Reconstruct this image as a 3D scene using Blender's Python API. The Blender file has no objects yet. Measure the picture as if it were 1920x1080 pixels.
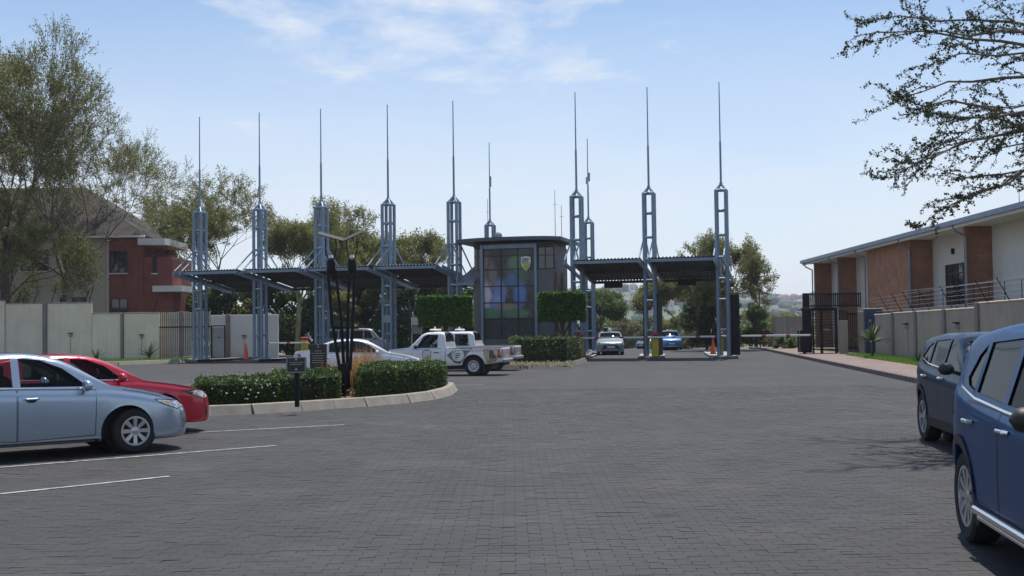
import bpy, bmesh, math, random
import numpy as np
from mathutils import Vector, Matrix
from mathutils.bvhtree import BVHTree
R = math.radians
scene = bpy.context.scene
COL = scene.collection
# ------------------------------------------------------------------ camera
CAM_H, FPX, PITCH, ROLL = 1.68, 2200.0, math.atan(79 / 2200.0), R(0.74)
_r0, _u0 = Vector((1, 0, 0)), Vector((0, -math.sin(PITCH), math.cos(PITCH)))
CF = Vector((0, math.cos(PITCH), math.sin(PITCH)))
CR = math.cos(ROLL) * _r0 - math.sin(ROLL) * _u0
CU = math.sin(ROLL) * _r0 + math.cos(ROLL) * _u0
CP = Vector((0, 0, CAM_H))
cam = bpy.data.cameras.new('camera'); cam_o = bpy.data.objects.new('camera', cam); COL.objects.link(cam_o)
cam.sensor_width = 36; cam.lens = FPX / 1920 * 36; cam.clip_start = 0.1; cam.clip_end = 12000
mw = Matrix(((CR.x, CU.x, -CF.x, 0), (CR.y, CU.y, -CF.y, 0), (CR.z, CU.z, -CF.z, CAM_H), (0, 0, 0, 1)))
cam_o.matrix_world = mw
scene.camera = cam_o
# ------------------------------------------------------------------ sky, sun, exposure
SUN_AZ, SUN_EL = R(16), R(69)
world = bpy.data.worlds.new('World'); scene.world = world; world.use_nodes = True
wn, wl = world.node_tree.nodes, world.node_tree.links
wn.clear()
wo = wn.new('ShaderNodeOutputWorld'); bg = wn.new('ShaderNodeBackground')
sky = wn.new('ShaderNodeTexSky'); sky.sky_type = 'NISHITA'; sky.sun_disc = False
sky.sun_elevation = SUN_EL; sky.sun_rotation = SUN_AZ % (2 * math.pi)
sky.air_density = 1.0; sky.dust_density = 0.4; sky.ozone_density = 3.2
bg.inputs['Strength'].default_value = 0.110
# thin broken cloud sheets high up: noise on the direction projected to a cloud plane
tc = wn.new('ShaderNodeTexCoord'); sep = wn.new('ShaderNodeSeparateXYZ'); wl.new(tc.outputs['Generated'], sep.inputs[0])
def wmath(op, a, b=None, clamp=False):
    n = wn.new('ShaderNodeMath'); n.operation = op; n.use_clamp = clamp
    for i, v in enumerate((a, b)):
        if v is None: continue
        if isinstance(v, (int, float)): n.inputs[i].default_value = v
        else: wl.new(v, n.inputs[i])
    return n.outputs[0]
zc = wmath('ADD', wmath('MAXIMUM', sep.outputs[2], 0.0), 0.10)
cx = wmath('DIVIDE', sep.outputs[0], zc); cy = wmath('DIVIDE', sep.outputs[1], zc)
comb = wn.new('ShaderNodeCombineXYZ'); wl.new(cx, comb.inputs[0]); wl.new(cy, comb.inputs[1])
def wnoise(scale, detail, off, rough=0.6):
    m = wn.new('ShaderNodeMapping'); m.inputs['Location'].default_value = off; m.inputs['Scale'].default_value = (1.0, 0.8, 1)
    wl.new(comb.outputs[0], m.inputs[0])
    n = wn.new('ShaderNodeTexNoise'); n.inputs['Scale'].default_value = scale; n.inputs['Detail'].default_value = detail
    n.inputs['Roughness'].default_value = rough; n.inputs['Distortion'].default_value = 0.3
    wl.new(m.outputs[0], n.inputs['Vector']); return n.outputs['Fac']
n1 = wnoise(0.75, 8, (1.1, 5.62, 0)); n2 = wnoise(2.6, 6, (2.6, 1.2, 0), 0.65)
cl = wmath('ADD', wmath('MULTIPLY', n1, 0.64), wmath('MULTIPLY', n2, 0.36))
ramp = wn.new('ShaderNodeMapRange'); ramp.inputs[1].default_value = 0.50; ramp.inputs[2].default_value = 0.61
ramp.inputs[3].default_value = 0.0; ramp.inputs[4].default_value = 0.88; wl.new(cl, ramp.inputs[0])
# low haze veil: cloud cover thickens towards the horizon all round
low = wn.new('ShaderNodeMapRange'); low.inputs[1].default_value = 0.29; low.inputs[2].default_value = 0.09
low.inputs[3].default_value = 0.0; low.inputs[4].default_value = 0.9; wl.new(sep.outputs[2], low.inputs[0])
cov = wmath('MAXIMUM', ramp.outputs[0], wmath('MULTIPLY', low.outputs[0], wmath('ADD', wmath('MULTIPLY', n1, 1.2), 0.25), True))
mx = wn.new('ShaderNodeMix'); mx.data_type = 'RGBA'
wl.new(cov, mx.inputs[0]); wl.new(sky.outputs[0], mx.inputs[6]); mx.inputs[7].default_value = (5.9, 6.3, 7.0, 1)
wl.new(mx.outputs[2], bg.inputs[0]); wl.new(bg.outputs[0], wo.inputs[0])
sun = bpy.data.lights.new('sun', 'SUN'); sun.energy = 4.2; sun.angle = R(0.53); sun.color = (1.0, 0.95, 0.87)
sun_o = bpy.data.objects.new('sun', sun); COL.objects.link(sun_o)
to_sun = Vector((math.sin(SUN_AZ) * math.cos(SUN_EL), math.cos(SUN_AZ) * math.cos(SUN_EL), math.sin(SUN_EL)))
sun_o.rotation_euler = (-to_sun).to_track_quat('-Z', 'Y').to_euler(); sun_o.location = to_sun * 60
vs = scene.view_settings; vs.view_transform = 'Standard'; vs.look = 'None'; vs.gamma = 1.0; vs.use_curve_mapping = False
vs.exposure = 0.32
scene.render.engine = 'CYCLES'
scene.cycles.max_bounces = 7; scene.cycles.transparent_max_bounces = 12
# ------------------------------------------------------------------ pixels to places
def ray(px, py): return CF + CR * ((px - 960) / FPX) + CU * ((540 - py) / FPX)
def G(px, py, z=0.0):
    d = ray(px, py); t = (z - CAM_H) / d.z; return CP + d * t
def AT(px, py, Y):
    d = ray(px, py); return CP + d * (Y / d.y)
def PX(P):
    v = Vector(P) - CP; c = v.dot(CF); return (960 + FPX * v.dot(CR) / c, 540 - FPX * v.dot(CU) / c)
def XA(px, Y):                      # world x at depth Y for a point near eye level
    return AT(px, 615, Y).x
def ZA(px, py, Y): return AT(px, py, Y).z
def zg(y): return 0.0 if y < 88 else -0.015 * (min(y, 260) - 88)
# ------------------------------------------------------------------ objects
def tag(o, label=None, cat=None, group=None, kind=None):
    if label: o['label'] = label
    if cat: o['category'] = cat
    if group: o['group'] = group
    if kind: o['kind'] = kind
    return o
def link(name, me, mat=None, parent=None, loc=None):
    o = bpy.data.objects.new(name, me); COL.objects.link(o)
    if mat is not None and me is not None and len(me.materials) == 0: me.materials.append(mat)
    if parent is not None: o.parent = parent
    if loc is not None: o.location = loc
    return o
def empty(name, loc=(0, 0, 0), rz=0.0, label=None, cat=None, group=None):
    o = bpy.data.objects.new(name, None); COL.objects.link(o); o.location = loc; o.rotation_euler = (0, 0, rz)
    o.empty_display_size = 0.3
    return tag(o, label, cat, group)
def copy_tree(o, parent=None):
    c = o.copy(); COL.objects.link(c); c.parent = parent
    for ch in list(o.children): copy_tree(ch, c)
    return c
class MB:
    def __init__(s): s.v = []; s.f = []
    def add(s, vs, fs):
        b = len(s.v); s.v += [tuple(p) for p in vs]; s.f += [tuple(b + i for i in f) for f in fs]; return s
    def box(s, c, d, rz=0.0, rx=0.0):
        hx, hy, hz = d[0] / 2, d[1] / 2, d[2] / 2
        m = Matrix.Rotation(rz, 3, 'Z') @ Matrix.Rotation(rx, 3, 'X'); c = Vector(c)
        vs = [c + m @ Vector((x, y, z)) for x in (-hx, hx) for y in (-hy, hy) for z in (-hz, hz)]
        return s.add(vs, [(0, 1, 3, 2), (4, 6, 7, 5), (0, 4, 5, 1), (2, 3, 7, 6), (0, 2, 6, 4), (1, 5, 7, 3)])
    def cbox(s, c, d, b=0.02, rz=0.0):          # box with chamfered edges
        hx, hy, hz = d[0] / 2, d[1] / 2, d[2] / 2; c = Vector(c); m = Matrix.Rotation(rz, 3, 'Z')
        def rg(z, k): return [(x, y, z) for x, y in ((-hx + b * k, -hy), (hx - b * k, -hy), (hx, -hy + b * k), (hx, hy - b * k), (hx - b * k, hy), (-hx + b * k, hy), (-hx, hy - b * k), (-hx, -hy + b * k))]
        def ins(z): return [(x * (1 - b / hx), y * (1 - b / hy), z) for x, y, _ in rg(z, 1)]
        rings = [ins(-hz), rg(-hz + b, 1), rg(hz - b, 1), ins(hz)]
        vs = [c + m @ Vector(p) for r_ in rings for p in r_]; fs = []
        for k in range(3):
            for i in range(8): fs.append((k * 8 + i, k * 8 + (i + 1) % 8, k * 8 + 8 + (i + 1) % 8, k * 8 + 8 + i))
        fs += [tuple(range(7, -1, -1)), tuple(range(24, 32))]
        return s.add(vs, fs)
    def tube(s, p0, p1, r0, r1=None, n=8, caps=True):
        r1 = r0 if r1 is None else r1; p0, p1 = Vector(p0), Vector(p1); d = (p1 - p0)
        if d.length < 1e-6: return s
        d.normalize(); a = d.orthogonal().normalized(); b = d.cross(a); vs = []
        for p, r in ((p0, r0), (p1, r1)):
            for i in range(n):
                t = 2 * math.pi * (i + .5) / n; vs.append(p + (a * math.cos(t) + b * math.sin(t)) * r)
        fs = [(i, (i + 1) % n, n + (i + 1) % n, n + i) for i in range(n)]
        if caps: fs += [tuple(range(n - 1, -1, -1)), tuple(range(n, 2 * n))]
        return s.add(vs, fs)
    def path(s, pts, r, n=8):
        rs = r if isinstance(r, (list, tuple)) else [r] * len(pts)
        for i in range(len(pts) - 1): s.tube(pts[i], pts[i + 1], rs[i], rs[i + 1], n)
        return s
    def beam(s, p0, p1, w, h):                   # rectangular bar, h measured upward
        p0, p1 = Vector(p0), Vector(p1); d = (p1 - p0).normalized()
        a = d.cross(Vector((0, 0, 1)))
        a = Vector((1, 0, 0)) if a.length < 1e-4 else a.normalized()
        u = a.cross(d)
        vs = [p + a * (x * w / 2) + u * (z * h / 2) for p in (p0, p1) for x, z in ((-1, -1), (1, -1), (1, 1), (-1, 1))]
        return s.add(vs, [(0, 1, 5, 4), (1, 2, 6, 5), (2, 3, 7, 6), (3, 0, 4, 7), (3, 2, 1, 0), (4, 5, 6, 7)])
    def prism(s, poly, z0, z1):                  # plan polygon extruded upward
        n = len(poly); vs = [(p[0], p[1], z0) for p in poly] + [(p[0], p[1], z1) for p in poly]
        fs = [(i, (i + 1) % n, n + (i + 1) % n, n + i) for i in range(n)] + [tuple(range(n - 1, -1, -1)), tuple(range(n, 2 * n))]
        return s.add(vs, fs)
    def plate(s, poly, o, ex, ey, th):           # 2-D outline on axes ex, ey, given thickness along the normal
        o, ex, ey = Vector(o), Vector(ex), Vector(ey); nn = ex.cross(ey).normalized() * th; n = len(poly)
        vs = [o + ex * p[0] + ey * p[1] for p in poly]; vs += [v + nn for v in vs]
        fs = [(i, (i + 1) % n, n + (i + 1) % n, n + i) for i in range(n)] + [tuple(range(n - 1, -1, -1)), tuple(range(n, 2 * n))]
        return s.add(vs, fs)
    def lathe(s, prof, c=(0, 0, 0), axis='z', n=24):
        c = Vector(c); vs = []; m = len(prof)
        for i in range(n):
            t = 2 * math.pi * i / n
            for r, h in prof:
                p = (r * math.cos(t), r * math.sin(t), h)
                if axis == 'y': p = (p[0], p[2], p[1])
                vs.append(c + Vector(p))
        fs = [(i * m + j, ((i + 1) % n) * m + j, ((i + 1) % n) * m + j + 1, i * m + j + 1) for i in range(n) for j in range(m - 1)]
        return s.add(vs, fs)
    def mesh(s, name, smooth=None):
        me = bpy.data.meshes.new(name); me.from_pydata(s.v, [], s.f); me.update()
        bm = bmesh.new(); bm.from_mesh(me); bmesh.ops.recalc_face_normals(bm, faces=bm.faces); bm.to_mesh(me); bm.free()
        if smooth:
            me.shade_smooth(); me.set_sharp_from_angle(angle=R(smooth))
        return me
    def build(s, name, mat=None, parent=None, loc=None, smooth=None):
        return link(name, s.mesh(name, smooth), mat, parent, loc)
def np_mesh(name, V, F):
    V = np.asarray(V, dtype=np.float32); F = np.asarray(F, dtype=np.int32); k = F.shape[1]
    me = bpy.data.meshes.new(name); me.vertices.add(len(V)); me.vertices.foreach_set('co', V.ravel())
    me.loops.add(F.size); me.loops.foreach_set('vertex_index', F.ravel())
    me.polygons.add(len(F)); me.polygons.foreach_set('loop_start', np.arange(0, F.size, k, dtype=np.int32))
    me.polygons.foreach_set('loop_total', np.full(len(F), k, dtype=np.int32)); me.update(calc_edges=True); return me
def leaf_mesh(name, P, size, rng, aspect=0.5, up=0.3):
    P = np.asarray(P); n = len(P)
    u = rng.normal(size=(n, 3)); u /= np.linalg.norm(u, axis=1)[:, None] + 1e-9
    w = rng.normal(size=(n, 3)); w[:, 2] += up * 3; v = np.cross(w, u); v /= np.linalg.norm(v, axis=1)[:, None] + 1e-9
    a = (size * rng.uniform(.6, 1.35, n))[:, None]; b = a * aspect
    V = np.stack([P - u * a, P + v * b, P + u * a, P - v * b], 1).reshape(-1, 3)
    return np_mesh(name, V, np.arange(4 * n).reshape(-1, 4))
def tubes_mesh(name, segs, n=5):
    A = np.array([list(s[0]) for s in segs]); B = np.array([list(s[1]) for s in segs]); r0 = np.array([s[2] for s in segs]); r1 = np.array([s[3] for s in segs])
    d = B - A; d /= np.linalg.norm(d, axis=1)[:, None] + 1e-9
    t = np.where(np.abs(d[:, 2:3]) > .9, np.array([[1., 0, 0]]), np.array([[0, 0, 1.]]))
    a = np.cross(d, t); a /= np.linalg.norm(a, axis=1)[:, None] + 1e-9; b = np.cross(d, a); V = []
    for P, r in ((A, r0), (B, r1)):
        for i in range(n):
            th = 2 * math.pi * i / n; V.append(P + (a * math.cos(th) + b * math.sin(th)) * r[:, None])
    V = np.stack(V, 1); m = len(segs); F = []
    base = (np.arange(m) * 2 * n)[:, None]
    for i in range(n): F.append(base + np.array([[i, (i + 1) % n, n + (i + 1) % n, n + i]]))
    me = np_mesh(name, V.reshape(-1, 3), np.concatenate(F, 0)); me.shade_smooth(); return me
# ------------------------------------------------------------------ materials
def newmat(name):
    m = bpy.data.materials.new(name); m.use_nodes = True; nt = m.node_tree
    return m, nt.nodes, nt.links, nt.nodes['Principled BSDF']
def c4(c): return (c[0], c[1], c[2], 1.0)
def tint(nodes, links, vec, c, var, scale, detail=6, hue=0.0):
    n = nodes.new('ShaderNodeTexNoise'); n.inputs['Scale'].default_value = scale; n.inputs['Detail'].default_value = detail; n.inputs['Roughness'].default_value = .65
    links.new(vec, n.inputs['Vector'])
    r = nodes.new('ShaderNodeValToRGB'); links.new(n.outputs['Fac'], r.inputs[0])
    r.color_ramp.elements[0].position = .3; r.color_ramp.elements[1].position = .7
    r.color_ramp.elements[0].color = c4([x * (1 - var) for x in c]); r.color_ramp.elements[1].color = c4([min(1, x * (1 + var) + hue * (i == 0) * x) for i, x in enumerate(c)])
    return r.outputs[0], n.outputs['Fac']
def M(name, c, rough=.6, metal=0.0, var=.12, scale=3.0, bump=0.0, bscale=40.0, coat=0.0, world_xy=False, spec=None, streak=0.0):
    m, nd, lk, b = newmat(name)
    g = nd.new('ShaderNodeNewGeometry') if world_xy else nd.new('ShaderNodeTexCoord')
    vec = g.outputs['Position'] if world_xy else g.outputs['Object']
    if var > 0:
        col, _ = tint(nd, lk, vec, c, var, scale)
        if streak:      # rain runs and grime, long in the vertical
            mp = nd.new('ShaderNodeMapping'); mp.inputs['Scale'].default_value = (4, 4, .35); lk.new(vec, mp.inputs[0]); c2, _ = tint(nd, lk, mp.outputs[0], (1.0, .99, .97), streak, 1.0, 8)
            mu = nd.new('ShaderNodeMix'); mu.data_type = 'RGBA'; mu.blend_type = 'MULTIPLY'; mu.inputs[0].default_value = 1; lk.new(col, mu.inputs[6]); lk.new(c2, mu.inputs[7]); col = mu.outputs[2]
        lk.new(col, b.inputs['Base Color'])
    else: b.inputs['Base Color'].default_value = c4(c)
    b.inputs['Roughness'].default_value = rough; b.inputs['Metallic'].default_value = metal
    if coat: b.inputs['Coat Weight'].default_value = coat; b.inputs['Coat Roughness'].default_value = .04
    if spec is not None: b.inputs['Specular IOR Level'].default_value = spec
    if bump:
        n = nd.new('ShaderNodeTexNoise'); n.inputs['Scale'].default_value = bscale; n.inputs['Detail'].default_value = 5; lk.new(vec, n.inputs['Vector'])
        bp = nd.new('ShaderNodeBump'); bp.inputs['Strength'].default_value = bump; bp.inputs['Distance'].default_value = .02
        lk.new(n.outputs['Fac'], bp.inputs['Height']); lk.new(bp.outputs[0], b.inputs['Normal'])
    return m
def leafmat(name, c, c2, trans=.35):
    m, nd, lk, b = newmat(name); g = nd.new('ShaderNodeNewGeometry')
    mx = nd.new('ShaderNodeMix'); mx.data_type = 'RGBA'; lk.new(g.outputs['Random Per Island'], mx.inputs[0]); mx.inputs[6].default_value = c4(c); mx.inputs[7].default_value = c4(c2)
    lk.new(mx.outputs[2], b.inputs['Base Color']); b.inputs['Roughness'].default_value = .55; b.inputs['Specular IOR Level'].default_value = .3
    t = nd.new('ShaderNodeBsdfTranslucent'); lk.new(mx.outputs[2], t.inputs[0]); ms = nd.new('ShaderNodeMixShader'); ms.inputs[0].default_value = trans
    lk.new(b.outputs[0], ms.inputs[1]); lk.new(t.outputs[0], ms.inputs[2]); lk.new(ms.outputs[0], nd['Material Output'].inputs[0]); return m
def glassmat(name, tintc, clear):
    m, nd, lk, b = newmat(name); b.inputs['Base Color'].default_value = (.012, .014, .016, 1); b.inputs['Roughness'].default_value = .03; b.inputs['Specular IOR Level'].default_value = .6
    t = nd.new('ShaderNodeBsdfTransparent'); t.inputs[0].default_value = c4(tintc); ms = nd.new('ShaderNodeMixShader')
    f = nd.new('ShaderNodeFresnel'); f.inputs[0].default_value = 1.5
    mr = nd.new('ShaderNodeMapRange'); mr.inputs[1].default_value = 0; mr.inputs[2].default_value = 1; mr.inputs[3].default_value = 1 - clear; mr.inputs[4].default_value = 1
    lk.new(f.outputs[0], mr.inputs[0]); lk.new(mr.outputs[0], ms.inputs[0]); lk.new(t.outputs[0], ms.inputs[1]); lk.new(b.outputs[0], ms.inputs[2])
    lk.new(ms.outputs[0], nd['Material Output'].inputs[0]); return m
def brickmat(name, c1, c2, mortar, horiz, bw=.24, bh=.085):
    m, nd, lk, b = newmat(name); g = nd.new('ShaderNodeNewGeometry'); s = nd.new('ShaderNodeSeparateXYZ'); lk.new(g.outputs['Position'], s.inputs[0])
    cb = nd.new('ShaderNodeCombineXYZ'); lk.new(s.outputs[horiz], cb.inputs[0]); lk.new(s.outputs[2], cb.inputs[1])
    t = nd.new('ShaderNodeTexBrick'); lk.new(cb.outputs[0], t.inputs['Vector']); t.inputs['Scale'].default_value = 1.0
    t.inputs['Color1'].default_value = c4(c1); t.inputs['Color2'].default_value = c4(c2); t.inputs['Mortar'].default_value = c4(mortar)
    t.inputs['Brick Width'].default_value = bw; t.inputs['Row Height'].default_value = bh; t.inputs['Mortar Size'].default_value = .008; t.inputs['Bias'].default_value = -.1
    n = nd.new('ShaderNodeTexNoise'); n.inputs['Scale'].default_value = 1.3; n.inputs['Detail'].default_value = 6; lk.new(g.outputs['Position'], n.inputs['Vector'])
    mr = nd.new('ShaderNodeMapRange'); mr.inputs[1].default_value = .3; mr.inputs[2].default_value = .7; mr.inputs[3].default_value = .78; mr.inputs[4].default_value = 1.15; lk.new(n.outputs['Fac'], mr.inputs[0])
    mu = nd.new('ShaderNodeMix'); mu.data_type = 'RGBA'; mu.blend_type = 'MULTIPLY'; mu.inputs[0].default_value = 1; lk.new(t.outputs['Color'], mu.inputs[6]); lk.new(mr.outputs[0], mu.inputs[7])
    lk.new(mu.outputs[2], b.inputs['Base Color']); b.inputs['Roughness'].default_value = .85
    bp = nd.new('ShaderNodeBump'); bp.inputs['Strength'].default_value = .5; bp.inputs['Distance'].default_value = .01; bp.invert = True; lk.new(t.outputs['Fac'], bp.inputs['Height']); lk.new(bp.outputs[0], b.inputs['Normal']); return m
def pavemat(name, pieces):
    m, nd, lk, b = newmat(name); g = nd.new('ShaderNodeNewGeometry'); P = g.outputs['Position']
    col, _ = tint(nd, lk, P, (.0485, .0485, .052), .18, .16, 7)
    col2, nf = tint(nd, lk, P, (1.0, .97, .92), .20, .9, 8)
    mu = nd.new('ShaderNodeMix'); mu.data_type = 'RGBA'; mu.blend_type = 'MULTIPLY'; mu.inputs[0].default_value = 1; lk.new(col, mu.inputs[6]); lk.new(col2, mu.inputs[7])
    # sandy dust drifting over the blocks
    n = nd.new('ShaderNodeTexNoise'); n.inputs['Scale'].default_value = .45; n.inputs['Detail'].default_value = 9; n.inputs['Roughness'].default_value = .7; lk.new(P, n.inputs['Vector'])
    mr = nd.new('ShaderNodeMapRange'); mr.inputs[1].default_value = .52; mr.inputs[2].default_value = .72; mr.inputs[3].default_value = 0; mr.inputs[4].default_value = .38; lk.new(n.outputs['Fac'], mr.inputs[0])
    du = nd.new('ShaderNodeMix'); du.data_type = 'RGBA'; lk.new(mr.outputs[0], du.inputs[0]); lk.new(mu.outputs[2], du.inputs[6]); du.inputs[7].default_value = (.115, .10, .08, 1)
    out = du.outputs[2]
    mp = nd.new('ShaderNodeMapping'); mp.inputs['Scale'].default_value = (1.1, .10, 1); mp.inputs['Rotation'].default_value = (0, 0, .1); lk.new(P, mp.inputs[0]); c3, _ = tint(nd, lk, mp.outputs[0], (.97, .97, .97), .17, 1.0, 6)      # wheel tracks
    m3 = nd.new('ShaderNodeMix'); m3.data_type = 'RGBA'; m3.blend_type = 'MULTIPLY'; m3.inputs[0].default_value = 1; lk.new(out, m3.inputs[6]); lk.new(c3, m3.inputs[7]); out = m3.outputs[2]
    v = nd.new('ShaderNodeTexVoronoi'); v.inputs['Scale'].default_value = .55; v.inputs['Randomness'].default_value = 1; lk.new(P, v.inputs['Vector']); nz = nd.new('ShaderNodeTexNoise'); nz.inputs['Scale'].default_value = 5; lk.new(P, nz.inputs['Vector'])
    sm = nd.new('ShaderNodeMath'); sm.operation = 'MULTIPLY_ADD'; lk.new(nz.outputs['Fac'], sm.inputs[0]); sm.inputs[1].default_value = .18; lk.new(v.outputs['Distance'], sm.inputs[2])
    r3 = nd.new('ShaderNodeMapRange'); r3.inputs[1].default_value = .13; r3.inputs[2].default_value = .20; r3.inputs[3].default_value = .62; r3.inputs[4].default_value = 1; lk.new(sm.outputs[0], r3.inputs[0])      # oil drips
    m4 = nd.new('ShaderNodeMix'); m4.data_type = 'RGBA'; m4.blend_type = 'MULTIPLY'; m4.inputs[0].default_value = 1; lk.new(out, m4.inputs[6]); lk.new(r3.outputs[0], m4.inputs[7]); out = m4.outputs[2]
    if pieces:
        rnd = nd.new('ShaderNodeMath'); rnd.operation = 'ADD'; oi = nd.new('ShaderNodeObjectInfo'); lk.new(g.outputs['Random Per Island'], rnd.inputs[0]); lk.new(oi.outputs['Random'], rnd.inputs[1])
        fr = nd.new('ShaderNodeMath'); fr.operation = 'FRACT'; lk.new(rnd.outputs[0], fr.inputs[0])
        r2 = nd.new('ShaderNodeMapRange'); r2.inputs[3].default_value = .93; r2.inputs[4].default_value = 1.06; lk.new(fr.outputs[0], r2.inputs[0])
        m2 = nd.new('ShaderNodeMix'); m2.data_type = 'RGBA'; m2.blend_type = 'MULTIPLY'; m2.inputs[0].default_value = 1; lk.new(out, m2.inputs[6]); lk.new(r2.outputs[0], m2.inputs[7]); out = m2.outputs[2]
    else:
        t = nd.new('ShaderNodeTexBrick'); lk.new(P, t.inputs['Vector']); t.inputs['Scale'].default_value = 1; t.offset = .5
        t.inputs['Color1'].default_value = (1.02, 1.02, 1.02, 1); t.inputs['Color2'].default_value = (.91, .91, .91, 1); t.inputs['Mortar'].default_value = (.66, .66, .64, 1)
        t.inputs['Brick Width'].default_value = .21; t.inputs['Row Height'].default_value = .105; t.inputs['Mortar Size'].default_value = .005
        m2 = nd.new('ShaderNodeMix'); m2.data_type = 'RGBA'; m2.blend_type = 'MULTIPLY'; m2.inputs[0].default_value = 1; lk.new(out, m2.inputs[6]); lk.new(t.outputs['Color'], m2.inputs[7]); out = m2.outputs[2]
    lk.new(out, b.inputs['Base Color']); b.inputs['Roughness'].default_value = .78; b.inputs['Specular IOR Level'].default_value = .35
    f = nd.new('ShaderNodeTexNoise'); f.inputs['Scale'].default_value = 90; f.inputs['Detail'].default_value = 4; lk.new(P, f.inputs['Vector'])
    bp = nd.new('ShaderNodeBump'); bp.inputs['Strength'].default_value = .35; bp.inputs['Distance'].default_value = .01; lk.new(f.outputs['Fac'], bp.inputs['Height']); lk.new(bp.outputs[0], b.inputs['Normal']); return m
def roofmat(name):
    m, nd, lk, b = newmat(name); g = nd.new('ShaderNodeNewGeometry')
    w = nd.new('ShaderNodeTexWave'); w.bands_direction = 'Z'; w.inputs['Scale'].default_value = 2.2; w.inputs['Distortion'].default_value = .4; lk.new(g.outputs['Position'], w.inputs['Vector'])
    col, _ = tint(nd, lk, g.outputs['Position'], (.045, .037, .030), .3, 1.5); mu = nd.new('ShaderNodeMix'); mu.data_type = 'RGBA'; mu.blend_type = 'MULTIPLY'; mu.inputs[0].default_value = .4
    lk.new(col, mu.inputs[6]); lk.new(w.outputs['Color'], mu.inputs[7]); lk.new(mu.outputs[2], b.inputs['Base Color']); b.inputs['Roughness'].default_value = .85; return m
def muralmat():
    # printed film on the guardhouse glazing: a soft collage of colour patches
    m, nd, lk, b = newmat('mural_print'); g = nd.new('ShaderNodeTexCoord'); s = nd.new('ShaderNodeSeparateXYZ'); lk.new(g.outputs['Object'], s.inputs[0])
    def blob(cx, cz, rx, rz):
        vx = nd.new('ShaderNodeMath'); vx.operation = 'MULTIPLY_ADD'; lk.new(s.outputs[0], vx.inputs[0]); vx.inputs[1].default_value = 1 / rx; vx.inputs[2].default_value = -cx / rx
        vz = nd.new('ShaderNodeMath'); vz.operation = 'MULTIPLY_ADD'; lk.new(s.outputs[2], vz.inputs[0]); vz.inputs[1].default_value = 1 / rz; vz.inputs[2].default_value = -cz / rz
        cb = nd.new('ShaderNodeCombineXYZ'); lk.new(vx.outputs[0], cb.inputs[0]); lk.new(vz.outputs[0], cb.inputs[1])
        n = nd.new('ShaderNodeTexNoise'); n.inputs['Scale'].default_value = 3.2; n.inputs['Detail'].default_value = 8; n.inputs['Roughness'].default_value = .75; lk.new(cb.outputs[0], n.inputs['Vector'])
        ln = nd.new('ShaderNodeVectorMath'); ln.operation = 'LENGTH'; lk.new(cb.outputs[0], ln.inputs[0])
        ad = nd.new('ShaderNodeMath'); ad.operation = 'MULTIPLY_ADD'; lk.new(n.outputs['Fac'], ad.inputs[0]); ad.inputs[1].default_value = 1.9; lk.new(ln.outputs['Value'], ad.inputs[2])
        r = nd.new('ShaderNodeMapRange'); r.inputs[1].default_value = 2.05; r.inputs[2].default_value = 1.5; lk.new(ad.outputs[0], r.inputs[0]); return r.outputs[0]
    cur = None
    base, _ = tint(nd, lk, g.outputs['Object'], (.045, .05, .048), .6, 1.2); cur = base
    for (cx, cz, rx, rz, c) in ((.5, 5.6, .45, .9, (.20, .12, .12)), (1.15, 4.9, .3, .9, (.15, .12, .12)), (2.9, 5.2, .5, 1.2, (.06, .10, .06)), (2.1, 5.3, .35, .6, (.09, .08, .085)), (.35, 4.6, .45, 1.5, (.30, .17, .17)), (.75, 3.6, .38, .95, (.50, .45, .52)), (1.55, 3.9, .5, .8, (.14, .17, .36)), (1.4, 3.2, .5, .6, (.16, .26, .50)),
                                (2.75, 3.7, .42, .9, (.06, .16, .42)), (2.3, 4.5, .45, .5, (.05, .12, .22)), (2.0, 3.0, .9, .28, (.26, .20, .17)), (.9, 2.6, 1.2, .42, (.10, .2, .12)), (2.5, 2.6, .9, .35, (.11, .19, .13)), (2.6, 5.5, .6, .6, (.11, .18, .10)), (1.6, 5.6, .5, .6, (.03, .035, .035))):
        f = blob(cx, cz, rx, rz); mx = nd.new('ShaderNodeMix'); mx.data_type = 'RGBA'; lk.new(f, mx.inputs[0]); lk.new(cur, mx.inputs[6]); mx.inputs[7].default_value = c4(c); cur = mx.outputs[2]
    hs = nd.new('ShaderNodeHueSaturation'); hs.inputs['Saturation'].default_value = .95; hs.inputs['Value'].default_value = 1.25; lk.new(cur, hs.inputs['Color']); lk.new(hs.outputs[0], b.inputs['Base Color']); b.inputs['Roughness'].default_value = .2; b.inputs['Specular IOR Level'].default_value = .3; return m
m_ground = M('dry_ground', (.13, .115, .06), .9, var=.35, scale=.05, world_xy=True)
m_pave = pavemat('paving_far', False); m_paver = pavemat('paver_block', True)
m_joint = M('joint_sand', (.040, .038, .035), .95, var=.4, scale=6, world_xy=True)
m_line = M('road_paint', (.36, .36, .34), .8, var=.62, scale=9, world_xy=True)
m_kerb = M('kerb_concrete', (.265, .24, .20), .85, var=.22, scale=3, bump=.3, world_xy=True)
m_kerb2 = M('kerb_brown', (.15, .125, .115), .85, var=.2, scale=3, bump=.3, world_xy=True)
m_walk = brickmat('pavement_brick', (.225, .16, .14), (.18, .13, .115), (.14, .11, .09), 1, .22, .11)
m_soil = M('bed_soil', (.26, .17, .10), .95, var=.35, scale=5, bump=.5, world_xy=True)
m_lawn = M('lawn_soil', (.06, .10, .025), .95, var=.35, scale=3, world_xy=True)
m_grass = leafmat('grass_blade', (.11, .23, .03), (.20, .34, .07), .4)
m_dry = leafmat('dry_grass_blade', (.34, .19, .07), (.48, .31, .14), .4)
m_steel = M('painted_steel_blue', (.20, .275, .37), .45, .2, var=.16, scale=2, streak=.14)
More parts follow.
